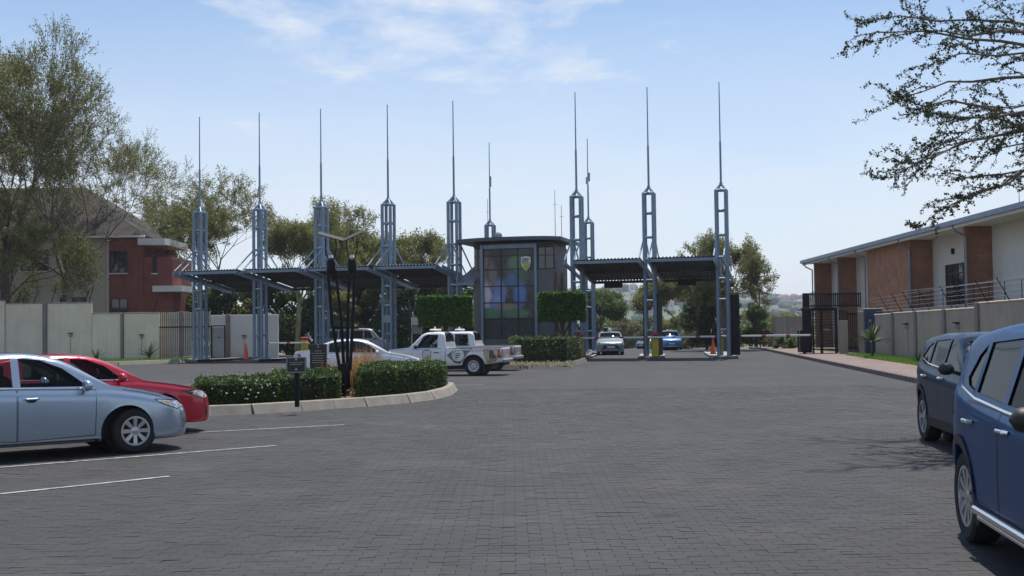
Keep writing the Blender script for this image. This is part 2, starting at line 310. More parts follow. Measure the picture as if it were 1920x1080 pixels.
m_sheet = M('roof_sheet', (.33, .36, .39), .4, .55, var=.2, scale=1.5)
m_sheet_shade = M('sheet_underside_shaded', (.035, .037, .04), .8, 0, var=.7, scale=4)  # same pale sheet from below, its shade put into the colour
m_dark = M('dark_metal', (.022, .024, .028), .5, .2, var=.15)
m_black = M('black_steel', (.009, .009, .011), .6, .0, var=.15, spec=.25)
m_plaster = M('beige_plaster', (.36, .315, .255), .9, var=.12, scale=.8, bump=.25, bscale=60, world_xy=True, streak=.16)
m_plaster_l = M('pale_plaster', (.80, .69, .54), .9, var=.10, scale=.7, bump=.2, bscale=60, world_xy=True, streak=.14)
m_pier = M('pier_plaster', (.22, .19, .175), .9, var=.15, scale=1, bump=.2, world_xy=True)
m_white = M('white_plaster', (.66, .65, .61), .8, var=.08, scale=.7, world_xy=True)
m_cream = M('cream_wall', (.50, .455, .365), .88, var=.10, scale=.6, world_xy=True, streak=.12)
m_redx = brickmat('red_brick', (.26, .065, .05), (.20, .05, .04), (.19, .11, .09), 0)
m_brick_w = brickmat('brick_facade', (.44, .19, .095), (.31, .125, .065), (.38, .27, .19), 1)
m_brick_shade = brickmat('brick_return_shaded', (.34, .145, .08), (.25, .10, .058), (.28, .19, .13), 0)  # darker copy of the facade brick, shade of the returns in its colour
m_tile = roofmat('roof_tile')
m_frame = M('window_frame', (.03, .032, .036), .5, var=.1)
m_wglass = M('window_glass', (.02, .026, .032), .06, var=.2, spec=.8)
m_guard = M('guardhouse_plaster', (.15, .15, .152), .85, var=.12, scale=.8, bump=.2)
m_stone = M('stone_cladding', (.24, .19, .13), .9, var=.45, scale=5, bump=.8, bscale=9)
m_darkstone = M('dark_stone', (.05, .055, .055), .6, var=.5, scale=5, bump=.6, bscale=12)
m_mural = muralmat()
m_yellow = M('barrier_yellow', (.55, .42, .02), .5, var=.12); m_red = M('barrier_red', (.42, .025, .03), .5, var=.12)
m_wpaint = M('white_paint', (.75, .75, .73), .5, var=.06); m_orange = M('cone_orange', (.75, .10, .04), .55, var=.08)
m_concrete = M('concrete', (.33, .31, .28), .9, var=.2, scale=2, bump=.3, world_xy=True)
m_navy = M('navy_paint', (.018, .03, .09), .45, var=.2)
m_rock = M('boulder', (.40, .30, .19), .9, var=.35, scale=3, bump=.9, bscale=6)
m_bark = M('bark_dark', (.10, .08, .06), .9, var=.3, scale=6, bump=.5)
m_bark_y = M('bark_yellow', (.25, .24, .11), .85, var=.3, scale=3, bump=.4)
m_bark_g = M('bark_grey', (.17, .15, .12), .9, var=.3, scale=5, bump=.4)
m_lf_olive = leafmat('leaf_olive', (.145, .16, .045), (.27, .265, .09), .45); m_lf_green = leafmat('leaf_green', (.075, .12, .03), (.16, .22, .07), .45)
m_lf_dark = leafmat('leaf_dark', (.032, .055, .018), (.085, .12, .04), .3); m_lf_brown = leafmat('leaf_brown', (.17, .14, .07), (.25, .20, .10), .4)
m_lf_hedge = leafmat('leaf_hedge', (.026, .055, .010), (.082, .13, .028), .3); m_lf_topi = leafmat('leaf_topiary', (.04, .10, .012), (.11, .22, .03), .3)
m_lf_near = leafmat('leaf_near', (.035, .05, .018), (.075, .095, .035), .25); m_lf_aloe = leafmat('leaf_aloe', (.06, .12, .03), (.14, .2, .06), .2)
m_core = M('hedge_core', (.018, .028, .009), .95, var=.4, scale=8)
m_flower = M('white_flower', (.8, .8, .78), .7, var=.05)
m_far = M('far_trees', (.07, .095, .06), .9, var=.45, scale=.03, world_xy=True)
m_grey = M('grey_plate', (.30, .31, .32), .6, var=.1); m_signblk = M('sign_black', (.014, .016, .02), .35, var=.1); m_text = M('sign_text', (.36, .36, .35), .6, var=.05)
m_wire = M('galvanised_wire', (.35, .36, .37), .4, .7, var=.1)
# ------------------------------------------------------------------ vehicles: one builder, a spec for each model
def curve(keys):
    xs = np.array([k[0] for k in keys], float); ys = np.array([k[1] for k in keys], float)
    h = np.diff(xs); d = np.diff(ys) / h; m = np.zeros(len(xs)); m[0] = d[0]; m[-1] = d[-1]
    for i in range(1, len(xs) - 1):
        if d[i - 1] * d[i] > 0:
            w1, w2 = 2 * h[i] + h[i - 1], h[i] + 2 * h[i - 1]; m[i] = (w1 + w2) / (w1 / d[i - 1] + w2 / d[i])
    def f(x):
        x = min(max(x, xs[0]), xs[-1]); i = min(int(np.searchsorted(xs, x, 'right')) - 1, len(h) - 1); i = max(i, 0); t = (x - xs[i]) / h[i]
        return float((1 + 2 * t) * (1 - t) ** 2 * ys[i] + t * (1 - t) ** 2 * h[i] * m[i] + t * t * (3 - 2 * t) * ys[i + 1] + t * t * (t - 1) * h[i] * m[i + 1])
    return f
def paint(name, c, metal=.55, rough=.32, coat=.9, spec=None):
    return M(name, c, rough, metal, var=.04, scale=1.5, coat=coat, spec=spec)
m_tyre = M('tyre_rubber', (.018, .018, .019), .85, var=.2, scale=20); m_alloy = M('alloy_rim', (.50, .51, .53), .3, .8, var=.06); m_rimdark = M('rim_shadow', (.02, .02, .022), .7, var=.1)
m_trim = M('black_trim', (.018, .018, .02), .55, var=.15, scale=12); m_chrome = M('chrome', (.72, .73, .75), .12, 1.0, var=.03); m_int = M('car_interior', (.035, .033, .032), .85, var=.2)
m_seat = M('seat_fabric', (.075, .07, .068), .9, var=.2, scale=20); m_lens = M('lamp_lens', (.50, .48, .40), .10, .3, var=.75, scale=11, coat=1); m_tail = M('tail_lens', (.36, .008, .015), .12, var=.2, coat=1)
m_amber = M('amber_lens', (.50, .27, .10), .15, var=.1, coat=1); m_plate = M('number_plate', (.66, .65, .58), .5, var=.05); m_glass = glassmat('car_glass', (.62, .67, .66), .88); m_glass_d = glassmat('car_glass_dark', (.20, .22, .23), .6)
m_disc = M('plate_text', (.05, .09, .06), .6, var=.1)
WHEELS = {}
def wheel_mesh(r, w, rimr, style, spokes):
    key = (r, w, rimr, style, spokes)
    if key in WHEELS: return WHEELS[key]
    h = w / 2; t = MB()
    t.lathe([(rimr, -h * .8), (rimr + .02, -h * .96), (r - .035, -h), (r - .008, -h * .8), (r, -h * .45), (r, h * .45), (r - .008, h * .8), (r - .035, h), (rimr + .02, h * .96), (rimr, h * .8)], axis='y', n=40)
    rim = MB()
    rim.lathe([(rimr + .004, h * .82), (rimr + .004, h * .92), (rimr - .022, h * .92), (rimr - .03, h * .5), (rimr - .03, -h * .6)], axis='y', n=40)
    if style == 'spoke':
        for k in range(spokes):
            a = 2 * math.pi * k / spokes; ca, sa = math.cos(a), math.sin(a)
            def pt(rr, off, yy): return (ca * rr - sa * off, yy, sa * rr + ca * off)
            ri, ro = .045, rimr - .018; wi, wo_ = .022, .030 if spokes > 7 else .042
            vs = [pt(ri, -wi, h * .78), pt(ri, wi, h * .78), pt(ro, wo_, h * .88), pt(ro, -wo_, h * .88), pt(ri, -wi, h * .45), pt(ri, wi, h * .45), pt(ro, wo_, h * .5), pt(ro, -wo_, h * .5)]
            rim.add(vs, [(0, 1, 2, 3), (4, 7, 6, 5), (0, 4, 5, 1), (2, 6, 7, 3), (1, 5, 6, 2), (0, 3, 7, 4)])
        rim.lathe([(0, h * .86), (.04, h * .86), (.062, h * .76), (.062, h * .4)], axis='y', n=20)
    else:   # plain pressed steel wheel
        rim.lathe([(rimr - .03, h * .45), (rimr * .72, h * .40), (rimr * .55, h * .72), (rimr * .33, h * .74), (rimr * .28, h * .55), (0, h * .55)], axis='y', n=32)
    bk = MB(); bk.lathe([(0, h * .3), (rimr - .02, h * .3)], axis='y', n=28)  # flat dark disc behind the spokes stands for the shade inside the rim
    WHEELS[key] = (t.mesh('tyre', 35), rim.mesh('rim', 35), bk.mesh('rim_shade_disc'))
    for me, m in zip(WHEELS[key], (m_tyre, m_alloy, m_rimdark)): me.materials.append(m)
    return WHEELS[key]
class Car:
    def __init__(c, sp):
        c.sp = sp; c.T = curve(sp['top']); c.B = curve(sp['belt']); c.Lo = curve(sp['low']); c.W = curve(sp['w'])
        c.L = sp['L']; c.fa = sp['fa']; c.ra = sp['fa'] + sp['wb']; c.r = sp['r']; c.ar = sp['r'] + sp.get('gap', .055); c.lean = sp.get('lean', .42)
        c.bow = curve(sp.get('bow', [(0, .20), (.6, .12), (sp['ws'][0], .13), (sp['ws'][1], .10), (c.L * .55, 0), (c.L * .8, -.04), (c.L, -.12)]))
        c.wm = max(k[1] for k in sp['w'])
    def ring(c, s):
        w, zt, zl = c.W(s), c.T(s), c.Lo(s); zs = min(c.B(s), zt - .012); h = zt - zs; ys = w * .945; ln = c.lean; H = zs - zl; k = min(1, h / .3)
        rail = ys - ln * h
        P = [(w * .70, zl), (w * .93, zl + .004), (w * .985, zl + .07), (w, zl + H * .42), (w * .997, zl + H * .70), (w * .985, zl + H * .90), (ys, zs),
             (ys - ln * h * .42 , zs + .44 * h), (ys - ln * h * .82, zs + .84 * h), (rail - .05 * k, zs + .945 * h), (rail * .80, zs + .975 * h), (rail * .42, zs + .995 * h), (0, zt)]
        out = []                                            # Catmull-Rom between the key points
        for i in range(len(P) - 1):
            p0, p1, p2, p3 = P[max(i - 1, 0)], P[i], P[i + 1], P[min(i + 2, len(P) - 1)]
            if i + 2 >= len(P): p3 = (-P[-2][0], P[-2][1])
            for t in (0, .33, .67):
                if i in (0,) and t: continue
                q = [.5 * ((2 * p1[a]) + (-p0[a] + p2[a]) * t + (2 * p0[a] - 5 * p1[a] + 4 * p2[a] - p3[a]) * t * t + (-p0[a] + 3 * p1[a] - 3 * p2[a] + p3[a]) * t ** 3) for a in (0, 1)]
                out.append(q)
        out.append([0, zt])
        for ax in (c.fa, c.ra):
            if abs(s - ax) < c.ar:
                za = c.r + math.sqrt(c.ar ** 2 - (s - ax) ** 2)
                for q in out:
                    if q[1] < za and q[0] > .3: q[1] = za
        return out
    def X(c, s, y): return c.fa - s - c.bow(s) * (y / c.wm) ** 2 * (1 if True else 0)
    def body(c):
        st = set(np.round(np.linspace(0, c.L, 74), 4)) | {.015, .04, .07, .11, c.L - .015, c.L - .04, c.L - .08}
        for ax in (c.fa, c.ra):
            for k in range(0, 25): st.add(round(ax + c.ar * math.cos(math.pi * k / 24), 4))
            st.add(round(ax + c.ar + .004, 4)); st.add(round(ax - c.ar - .004, 4))
        st = sorted(x for x in st if 0 <= x <= c.L); V = []; F = []; n = None
        for s in st:
            r = c.ring(s); n = len(r)
            for y, z in r: V.append((c.X(s, y), y, z))
            for y, z in reversed(r[:-1]): V.append((c.X(s, -y), -y, z))
        m = 2 * n - 1
        for i in range(len(st) - 1):
            for j in range(m - 1):
                F.append((i * m + j, (i + 1) * m + j, (i + 1) * m + j + 1, i * m + j + 1))
        for i, s in ((0, st[0]), (len(st) - 1, st[-1])):     # nose and tail closed across with curved strips
            r = c.ring(s); K = 6; idx = []
            for lv, (y, z) in enumerate(r[:-1]):
                row = [i * m + lv]
                for k in range(1, K):
                    yy = y * (1 - 2 * k / K); V.append((c.X(s, yy), yy, z + (r[-1][1] - z) * 0)); row.append(len(V) - 1)
                row.append(i * m + m - 1 - lv); idx.append(row)
            for lv in range(len(idx) - 1):
                for k in range(K): F.append((idx[lv][k], idx[lv][k + 1], idx[lv + 1][k + 1], idx[lv + 1][k]))
            top = idx[-1]
            for k in range(K): F.append((top[k], top[k + 1], i * m + n - 1))
        bm = bmesh.new(); vv = [bm.verts.new(p) for p in V]
        for f in F:
            try: bm.faces.new([vv[k] for k in dict.fromkeys(f)])
            except ValueError: pass
        bmesh.ops.remove_doubles(bm, verts=bm.verts, dist=.0006); bmesh.ops.dissolve_degenerate(bm, dist=.0003, edges=bm.edges)
        bmesh.ops.recalc_face_normals(bm, faces=bm.faces); return bm
AX = {'side': (0, 2, 1), 'top': (0, 1, 2), 'front': (1, 2, 0)}
def inside(poly, p):
    r = False; n = len(poly)
    for i in range(n):
        (x1, y1), (x2, y2) = poly[i], poly[(i + 1) % n]
        if (y1 > p[1]) != (y2 > p[1]) and p[0] < (x2 - x1) * (p[1] - y1) / (y2 - y1) + x1: r = not r
    return r
def cut(bm, poly, ax, filt):
    a, b, e = AX[ax]; lo = [min(p[k] for p in poly) - .25 for k in (0, 1)]; hi = [max(p[k] for p in poly) + .25 for k in (0, 1)]
    def ok(f):
        c = f.calc_center_median(); return lo[0] < c[a] < hi[0] and lo[1] < c[b] < hi[1] and filt(c, f)
    for i in range(len(poly)):
        p, q = poly[i], poly[(i + 1) % len(poly)]; co = [0, 0, 0]; co[a], co[b] = p; no = [0, 0, 0]; no[a], no[b] = q[1] - p[1], p[0] - q[0]
        fs = [f for f in bm.faces if ok(f)]; es = {x for f in fs for x in f.edges}; vs_ = {x for f in fs for x in f.verts}
        if fs: bmesh.ops.bisect_plane(bm, geom=fs + list(es) + list(vs_), dist=1e-5, plane_co=co, plane_no=Vector(no).normalized())
    out = []
    for f in bm.faces:
        if ok(f):
            c = f.calc_center_median()
            if inside(poly, (c[a], c[b])): out.append(f)
    return out
def lift(bm, faces, name, mat, parent, off=0.0, smooth=35, delete=True):
    """faces taken out of the body become a part of their own"""
    bm.normal_update(); ids = {}; V = []; F = []
    for f in faces:
        row = []
        for v in f.verts:
            if v.index not in ids or True:
                k = tuple(round(x, 5) for x in v.co)
                if k not in ids: ids[k] = len(V); V.append(v.co + v.normal * off)
                row.append(ids[k])
        F.append(row)
    me = bpy.data.meshes.new(name); me.from_pydata([tuple(v) for v in V], [], F); me.update(); me.shade_smooth(); me.set_sharp_from_angle(angle=R(smooth))
    if delete: bmesh.ops.delete(bm, geom=faces, context='FACES')
    return link(name, me, mat, parent)
class Skin:
    def __init__(s, bm): s.t = BVHTree.FromBMesh(bm)
    def side(s, x, z, sg):
        h = s.t.ray_cast(Vector((x, 3 * sg, z)), Vector((0, -sg, 0))); return h[0].y if h[0] is not None and h[0].y * sg > .2 else None
    def front(s, y, z, sg=1):
        h = s.t.ray_cast(Vector((6 * sg, y, z)), Vector((-sg, 0, 0))); return h[0].x if h[0] is not None else None
def patch(sk, poly, ax, sg, off, name, mat, parent, step=.05, th=0.0):
    """outline laid on the body surface, `off` proud of it"""
    bm = bmesh.new(); vs_ = [bm.verts.new((p[0], p[1], 0)) for p in poly]; f = bm.faces.new(vs_)
    bmesh.ops.triangulate(bm, faces=[f]) if len(poly) > 4 else None
    for k in (0, 1):
        a0, a1 = min(p[k] for p in poly), max(p[k] for p in poly); x = a0 + step
        while x < a1 - 1e-4:
            no = (1, 0, 0) if k == 0 else (0, 1, 0); co = (x, 0, 0) if k == 0 else (0, x, 0)
            bmesh.ops.bisect_plane(bm, geom=bm.faces[:] + bm.edges[:] + bm.verts[:], dist=1e-5, plane_co=co, plane_no=no); x += step
    last = None; miss = []
    for v in bm.verts:
        u, w = v.co.x, v.co.y; d = sk.side(u, w, sg) if ax == 'side' else sk.front(u, w, sg)
        if d is None: miss.append(v); continue
        v.co = (u, d + off * sg, w) if ax == 'side' else (d + off * sg, u, w); last = d
    if miss:
        good = [v for v in bm.verts if v not in miss]
        for v in miss:
            u, w = v.co.x, v.co.y
            k = min(good, key=lambda g: ((g.co.x if ax == 'side' else g.co.y) - u) ** 2 + (g.co.z - w) ** 2) if good else None
            d = (k.co.y if ax == 'side' else k.co.x) if k else 0
            v.co = (u, d, w) if ax == 'side' else (d, u, w)
    if th:
        r = bmesh.ops.extrude_face_region(bm, geom=bm.faces[:]); dv = Vector((0, -sg * th, 0)) if ax == 'side' else Vector((-sg * th, 0, 0))
        bmesh.ops.translate(bm, verts=[g for g in r['geom'] if isinstance(g, bmesh.types.BMVert)], vec=dv)
    bmesh.ops.recalc_face_normals(bm, faces=bm.faces)
    me = bpy.data.meshes.new(name); bm.to_mesh(me); bm.free()
    flip = False
    if len(me.polygons) and not th:
        nrm = sum((p.normal for p in me.polygons), Vector()); flip = (nrm.y if ax == 'side' else nrm.x) * sg < 0
        if flip: me.flip_normals()
    me.shade_smooth(); me.set_sharp_from_angle(angle=R(35)); return link(name, me, mat, parent)
def strip(pts, w):                              # thin band around a polyline, as an outline
    L_, R_ = [], []
    for i, p in enumerate(pts):
        a = pts[max(i - 1, 0)]; b = pts[min(i + 1, len(pts) - 1)]; d = Vector((b[0] - a[0], b[1] - a[1])); d.normalize()
        L_.append((p[0] - d.y * w / 2, p[1] + d.x * w / 2)); R_.append((p[0] + d.y * w / 2, p[1] - d.x * w / 2))
    return L_ + R_[::-1]
def make_car(name, label, sp, loc, heading, pm, lod=2):
    """lod 2 = near car with doors, handles, seats; 1 = mid distance; 0 = far"""
    root = empty(name, loc, heading, label, sp.get('cat', 'car'), sp.get('group')); c = Car(sp); bm = c.body(); sk = Skin(bm); fx = lambda s: c.fa - s
    gm = sp.get('glass', m_glass)
    sides = (1, -1)
    # --- panes: cut out of the shell, set a little inwards
    for poly in sp['win']:
        P = [(fx(s), z) for s, z in poly]
        for sg in sides:
            fs = cut(bm, P, 'side', lambda q, f, sg=sg: q.y * sg > .35)
            if fs: lift(bm, fs, 'window', sp.get('rear_glass', gm) if min(p[0] for p in poly) > c.L * .5 else gm, root, -.012)
    for (s0, s1), nm in ((sp['ws'], 'windscreen'), (sp['rw'], 'rear_window')):
        if s1 <= s0: continue
        def hw(s):
            zt = c.T(s); return c.W(s) * .945 - c.lean * max(.02, zt - min(c.B(s), zt - .012)) - .075
        P = [(fx(s0), -hw(s0)), (fx(s0), hw(s0)), (fx(s1), hw(s1)), (fx(s1), -hw(s1))]
        bx = lambda y: c.bow((s0 + s1) / 2) * (y / c.wm) ** 2
        P = [(p[0] - bx(p[1]) * .6, p[1]) for p in P]
        zmin = min(c.T(s0), c.T(s1)) - .12
        fs = cut(bm, P, 'top', lambda q, f, zmin=zmin: q.z > zmin)
        if fs: lift(bm, fs, nm, gm if nm == 'windscreen' else sp.get('rear_glass', gm), root, -.010)
    # --- doors
    if lod >= 1:
        for k, poly in enumerate(sp.get('doors', [])):
            P = [(fx(s), z) for s, z in poly]
            for sg in sides:
                fs = cut(bm, P, 'side', lambda q, f, sg=sg: q.y * sg > .45)
                if not fs: continue
                d = lift(bm, fs, 'door', pm, root)
                patch(sk, strip([(fx(s), z) for s, z in poly + poly[:1]], .011), 'side', sg, .0016, 'door_seam', m_trim, d, .06)
                if lod == 2:
                    hs = max(p[0] for p in poly) - .17; hz = sp.get('hz', .80); y = sk.side(fx(hs), hz, sg)
                    if y:
                        mb = MB(); x0 = fx(hs)
                        cup = [(x0 + .075 * math.cos(t), hz - .012 + .036 * math.sin(t)) for t in np.linspace(0, 2 * math.pi, 14)[:-1]]
                        patch(sk, cup, 'side', sg, .002, 'handle_recess', m_rimdark if sp.get('hmat') is None else pm, d, .04)  # where dark, this oval on the skin carries the cup's shade as colour
                        mb.path([(x0 - .10, y + sg * .004, hz), (x0 - .075, y + sg * .034, hz + .004), (x0 + .07, y + sg * .034, hz + .006), (x0 + .10, y + sg * .004, hz + .004)], [.012, .016, .016, .012], 8)
                        mb.build('handle', sp.get('hmat', pm), d, smooth=40)
    # --- mirror
    if 'mirror' in sp:
        s, z = sp['mirror']
        for sg in sides:
            y = sk.side(fx(s), z - .04, sg)
            if y is None: continue
            mb = MB(); cxx = fx(s) - .02; prof = []
            for k in range(7):
                t = -1 + 2 * k / 6; rr = (1 - abs(t) ** 2.6) ** .5 if abs(t) < 1 else .0; prof.append((t, max(rr, .05)))
            n = 12
            rows = []
            for t, rr in prof:
                rows.append([(cxx + (.085 * math.cos(a) if math.cos(a) > 0 else .045 * math.cos(a)) * rr, y + sg * (.14 + .105 * t), z + .035 + .078 * math.sin(a) * rr) for a in np.linspace(0, 2 * math.pi, n + 1)[:-1]])
            V = [p for r_ in rows for p in r_]; F = [(i * n + j, i * n + (j + 1) % n, (i + 1) * n + (j + 1) % n, (i + 1) * n + j) for i in range(6) for j in range(n)] + [tuple(range(n)), tuple(range(6 * n, 7 * n))]
            mb.add(V, F); mb.tube((cxx + .02, y - sg * .02, z - .02), (cxx, y + sg * .09, z + .01), .025, .03, 8)
            mb.build('mirror', sp.get('mirror_mat', pm), root, smooth=50)
    # --- trim laid on the skin
    for nm, ax, poly, mt, off in sp.get('side_patches', []):
        for sg in sides:
            po = patch(sk, [(fx(s), z) for s, z in poly], 'side', sg, off, nm, mt, root, .06)
            if nm in ('headlight', 'tail_light') and lod == 2: patch(sk, strip([(fx(s), z) for s, z in poly + poly[:1]], .012), 'side', sg, off + .002, 'lamp_rim', m_trim, po, .05)
            if nm == 'headlight' and lod == 2:
                cx_, cz_ = sum(p[0] for p in poly) / len(poly), sum(p[1] for p in poly) / len(poly)
                patch(sk, [(fx(cx_ - .02 + .045 * math.cos(t)), cz_ - .004 + .036 * math.sin(t)) for t in np.linspace(0, 2 * math.pi, 15)[:-1]], 'side', sg, off + .003, 'reflector', m_chrome, po, .04)
                patch(sk, [(fx(cx_ + .11 + .026 * math.cos(t)), cz_ + .03 + .012 * math.sin(t)) for t in np.linspace(0, 2 * math.pi, 11)[:-1]], 'side', sg, off + .003, 'indicator', m_amber, po, .04)
    if lod == 2:
        for sg in sides: patch(sk, strip([(fx(.55), c.B(.55) + .006), (fx(.8), c.B(.8) + .008), (fx(1.12), c.B(1.12) + .012)], .008), 'side', sg, .0016, 'bonnet_seam', m_trim, root, .06)
    for nm, ax, poly, mt, off in sp.get('end_patches', []):
        sg = 1 if ax == 'front' else -1
        patch(sk, poly, 'front', sg, off, nm, mt, root, .06)
    for nm, ax, poly, mt, off in sp.get('lamp_patches', []):       # mirrored lamps on nose or tail
        sg = 1 if ax == 'front' else -1
        for q in sides: patch(sk, [(p[0] * q, p[1]) for p in poly], 'front', sg, off, nm, mt, root, .04)
    if sp.get('cladding'):
        for ax in (c.fa, c.ra):
            pts = [(fx(ax) + (c.ar + .028) * math.cos(t), c.r + (c.ar + .028) * math.sin(t)) for t in np.linspace(-.35, math.pi + .35, 26)]
            for sg in sides: patch(sk, strip(pts, .075), 'side', sg, .012, 'wheel_arch_trim', m_trim, root, .08)
    if sp.get('sill'):
        z0, z1, mt = sp['sill']
        for sg in sides: patch(sk, [(fx(c.fa + c.ar + .03), z0), (fx(c.fa + c.ar + .03), z1), (fx(c.ra - c.ar - .03), z1), (fx(c.ra - c.ar - .03), z0)], 'side', sg, .008, 'sill', mt, root, .08)
    # --- shell
    me = bpy.data.meshes.new('body'); bm.to_mesh(me); bm.free(); me.shade_smooth(); me.set_sharp_from_angle(angle=R(38)); link('body', me, pm, root)
    mb = MB(); mb.box((fx((c.fa + c.ra) / 2), 0, .36), (c.L - .7, c.wm * 1.28, .26)); mb.build('underbody', m_trim, root)
    wmeshes = wheel_mesh(c.r, sp.get('ww', .205), sp['rim'], sp.get('wstyle', 'spoke'), sp.get('spokes', 7))
    for ax in (c.fa, c.ra):
        mb = MB(); mb.tube((fx(ax), -c.wm * .60, c.r + .02), (fx(ax), c.wm * .60, c.r + .02), c.ar * .98, n=20); mb.build('wheel_well', m_rimdark, root)
        for sg in sides:
            w = link('wheel', wmeshes[0], None, root, (fx(ax), sg * (c.wm - sp.get('ww', .205) / 2 - sp.get('inset', .03)), c.r))
            if sg < 0: w.rotation_euler = (0, 0, math.pi)
            link('rim', wmeshes[1], None, w); link('rim_shade_disc', wmeshes[2], None, w)
    # --- cabin
    s0 = sp['ws'][0]; s1 = sp.get('cab_end', sp['rw'][1])
    mb = MB(); zf = c.B((s0 + s1) / 2)
    mb.box((fx(s0 + .28), 0, zf - .13), (.5, c.wm * 1.5, .16)); mb.box((fx((s0 + s1) / 2), 0, .40), (s1 - s0 - .3, c.wm * 1.5, .10)); mb.box((fx(s1 - .28), 0, zf - .14), (.3, c.wm * 1.4, .10))
    mb.build('cabin_liner', m_int, root)
    if lod >= 1:
        rows = sp.get('seats', [(s0 + 1.30, 2), (s0 + 2.15, 2)])
        for (ss, nn) in rows:
            for q in (1, -1):
                mb = MB(); y = q * .36; mb.cbox((fx(ss - .22), y, .58), (.5, .48, .16), .04); vs0 = len(mb.v); mb.cbox((fx(ss + .08), y, .86), (.14, .46, .56), .05); mb.cbox((fx(ss + .13), y, 1.20 if c.T(s0 + 1.3) < 1.52 else 1.28), (.09, .25, .17), .03)
                mb.build('seat', m_seat, root, smooth=40)
        mb = MB(); n = 20; q = -1; cc = Vector((fx(s0 + .72), -.36, zf + .0)); pts = [cc + Vector((.07 * math.sin(t), .18 * math.cos(t), .17 * math.sin(t))) for t in np.linspace(0, 2 * math.pi, n + 1)]
        mb.path(pts, .014, 6); mb.build('steering_wheel', m_trim, root, smooth=40)
    return root, sk, c
def plate_poly(y0, z0, w=.5, h=.115): return [(y0 - w / 2, z0), (y0 + w / 2, z0), (y0 + w / 2, z0 + h), (y0 - w / 2, z0 + h)]
SEDAN = dict(L=4.54, fa=.94, wb=2.60, r=.318, rim=.205, spokes=8, ws=(1.24, 1.93), rw=(3.36, 3.93), ww=.205, lean=.40,
    top=[(0, .47), (.015, .54), (.06, .63), (.16, .715), (.35, .79), (.7, .885), (1.0, .945), (1.17, .975), (1.26, 1.02), (1.6, 1.215), (1.9, 1.365), (2.15, 1.43), (2.5, 1.462), (2.85, 1.455), (3.15, 1.415), (3.45, 1.325), (3.8, 1.165), (4.0, 1.095), (4.15, 1.075), (4.4, 1.06), (4.48, 1.02), (4.54, .86)],
    belt=[(0, .45), (.06, .58), (.2, .68), (.5, .775), (.9, .865), (1.25, .915), (2.0, .945), (3.0, .975), (3.6, 1.0), (4.1, 1.02), (4.4, 1.0), (4.54, .80)],
    low=[(0, .27), (.03, .22), (.15, .185), (.5, .18), (1.5, .195), (3.3, .2), (3.9, .21), (4.3, .25), (4.54, .36)],
    w=[(0, .60), (.02, .66), (.07, .735), (.16, .79), (.35, .838), (.7, .868), (1.2, .88), (3.0, .88), (3.7, .872), (4.1, .845), (4.35, .79), (4.47, .73), (4.54, .66)],
    win=[[(1.60, .975), (2.50, .995), (2.50, 1.385), (2.22, 1.352), (1.93, 1.235)], [(2.60, .998), (3.28, 1.02), (3.28, 1.305), (3.05, 1.355), (2.60, 1.388)], [(3.35, 1.025), (3.66, 1.085), (3.35, 1.265)]],
    doors=[[(1.52, .30), (2.545, .27), (2.545, .965), (1.50, .925)], [(2.56, .27), (3.30, .30), (3.52, .62), (3.50, .975), (2.56, .968)]],
    mirror=(1.66, .955), hz=.83,
    side_patches=[('headlight', 'side', [(.13, .655), (.30, .60), (.52, .675), (.66, .76), (.40, .735), (.17, .70)], m_lens, .004), ('window_trim', 'side', strip([(1.55, .955), (2.5, .98), (3.3, 1.005), (3.72, 1.07)], .014), m_chrome, .004),
                  ('fog_lamp_bezel', 'side', [(.10, .33), (.20, .32), (.20, .46), (.12, .47)], m_trim, .003), ('tail_light', 'side', [(4.18, .78), (4.50, .74), (4.50, .96), (4.24, .97)], m_tail, .004)],
    end_patches=[('grille', 'front', [(-.38, .53), (.38, .53), (.42, .60), (-.42, .60)], m_trim, .004), ('air_intake', 'front', [(-.40, .28), (.40, .28), (.44, .42), (-.44, .42)], m_trim, .004), ('number_plate', 'front', plate_poly(0, .43), m_plate, .012), ('number_plate', 'rear', plate_poly(0, .62), m_plate, .012)],
    sill=(.205, .245, m_trim))
def variant(base, **kw):
    d = dict(base); d.update(kw); return d
def stretch(keys, zs=1.0, ss=1.0, dz=0.0): return [(k[0] * ss, k[1] * zs + dz) for k in keys]
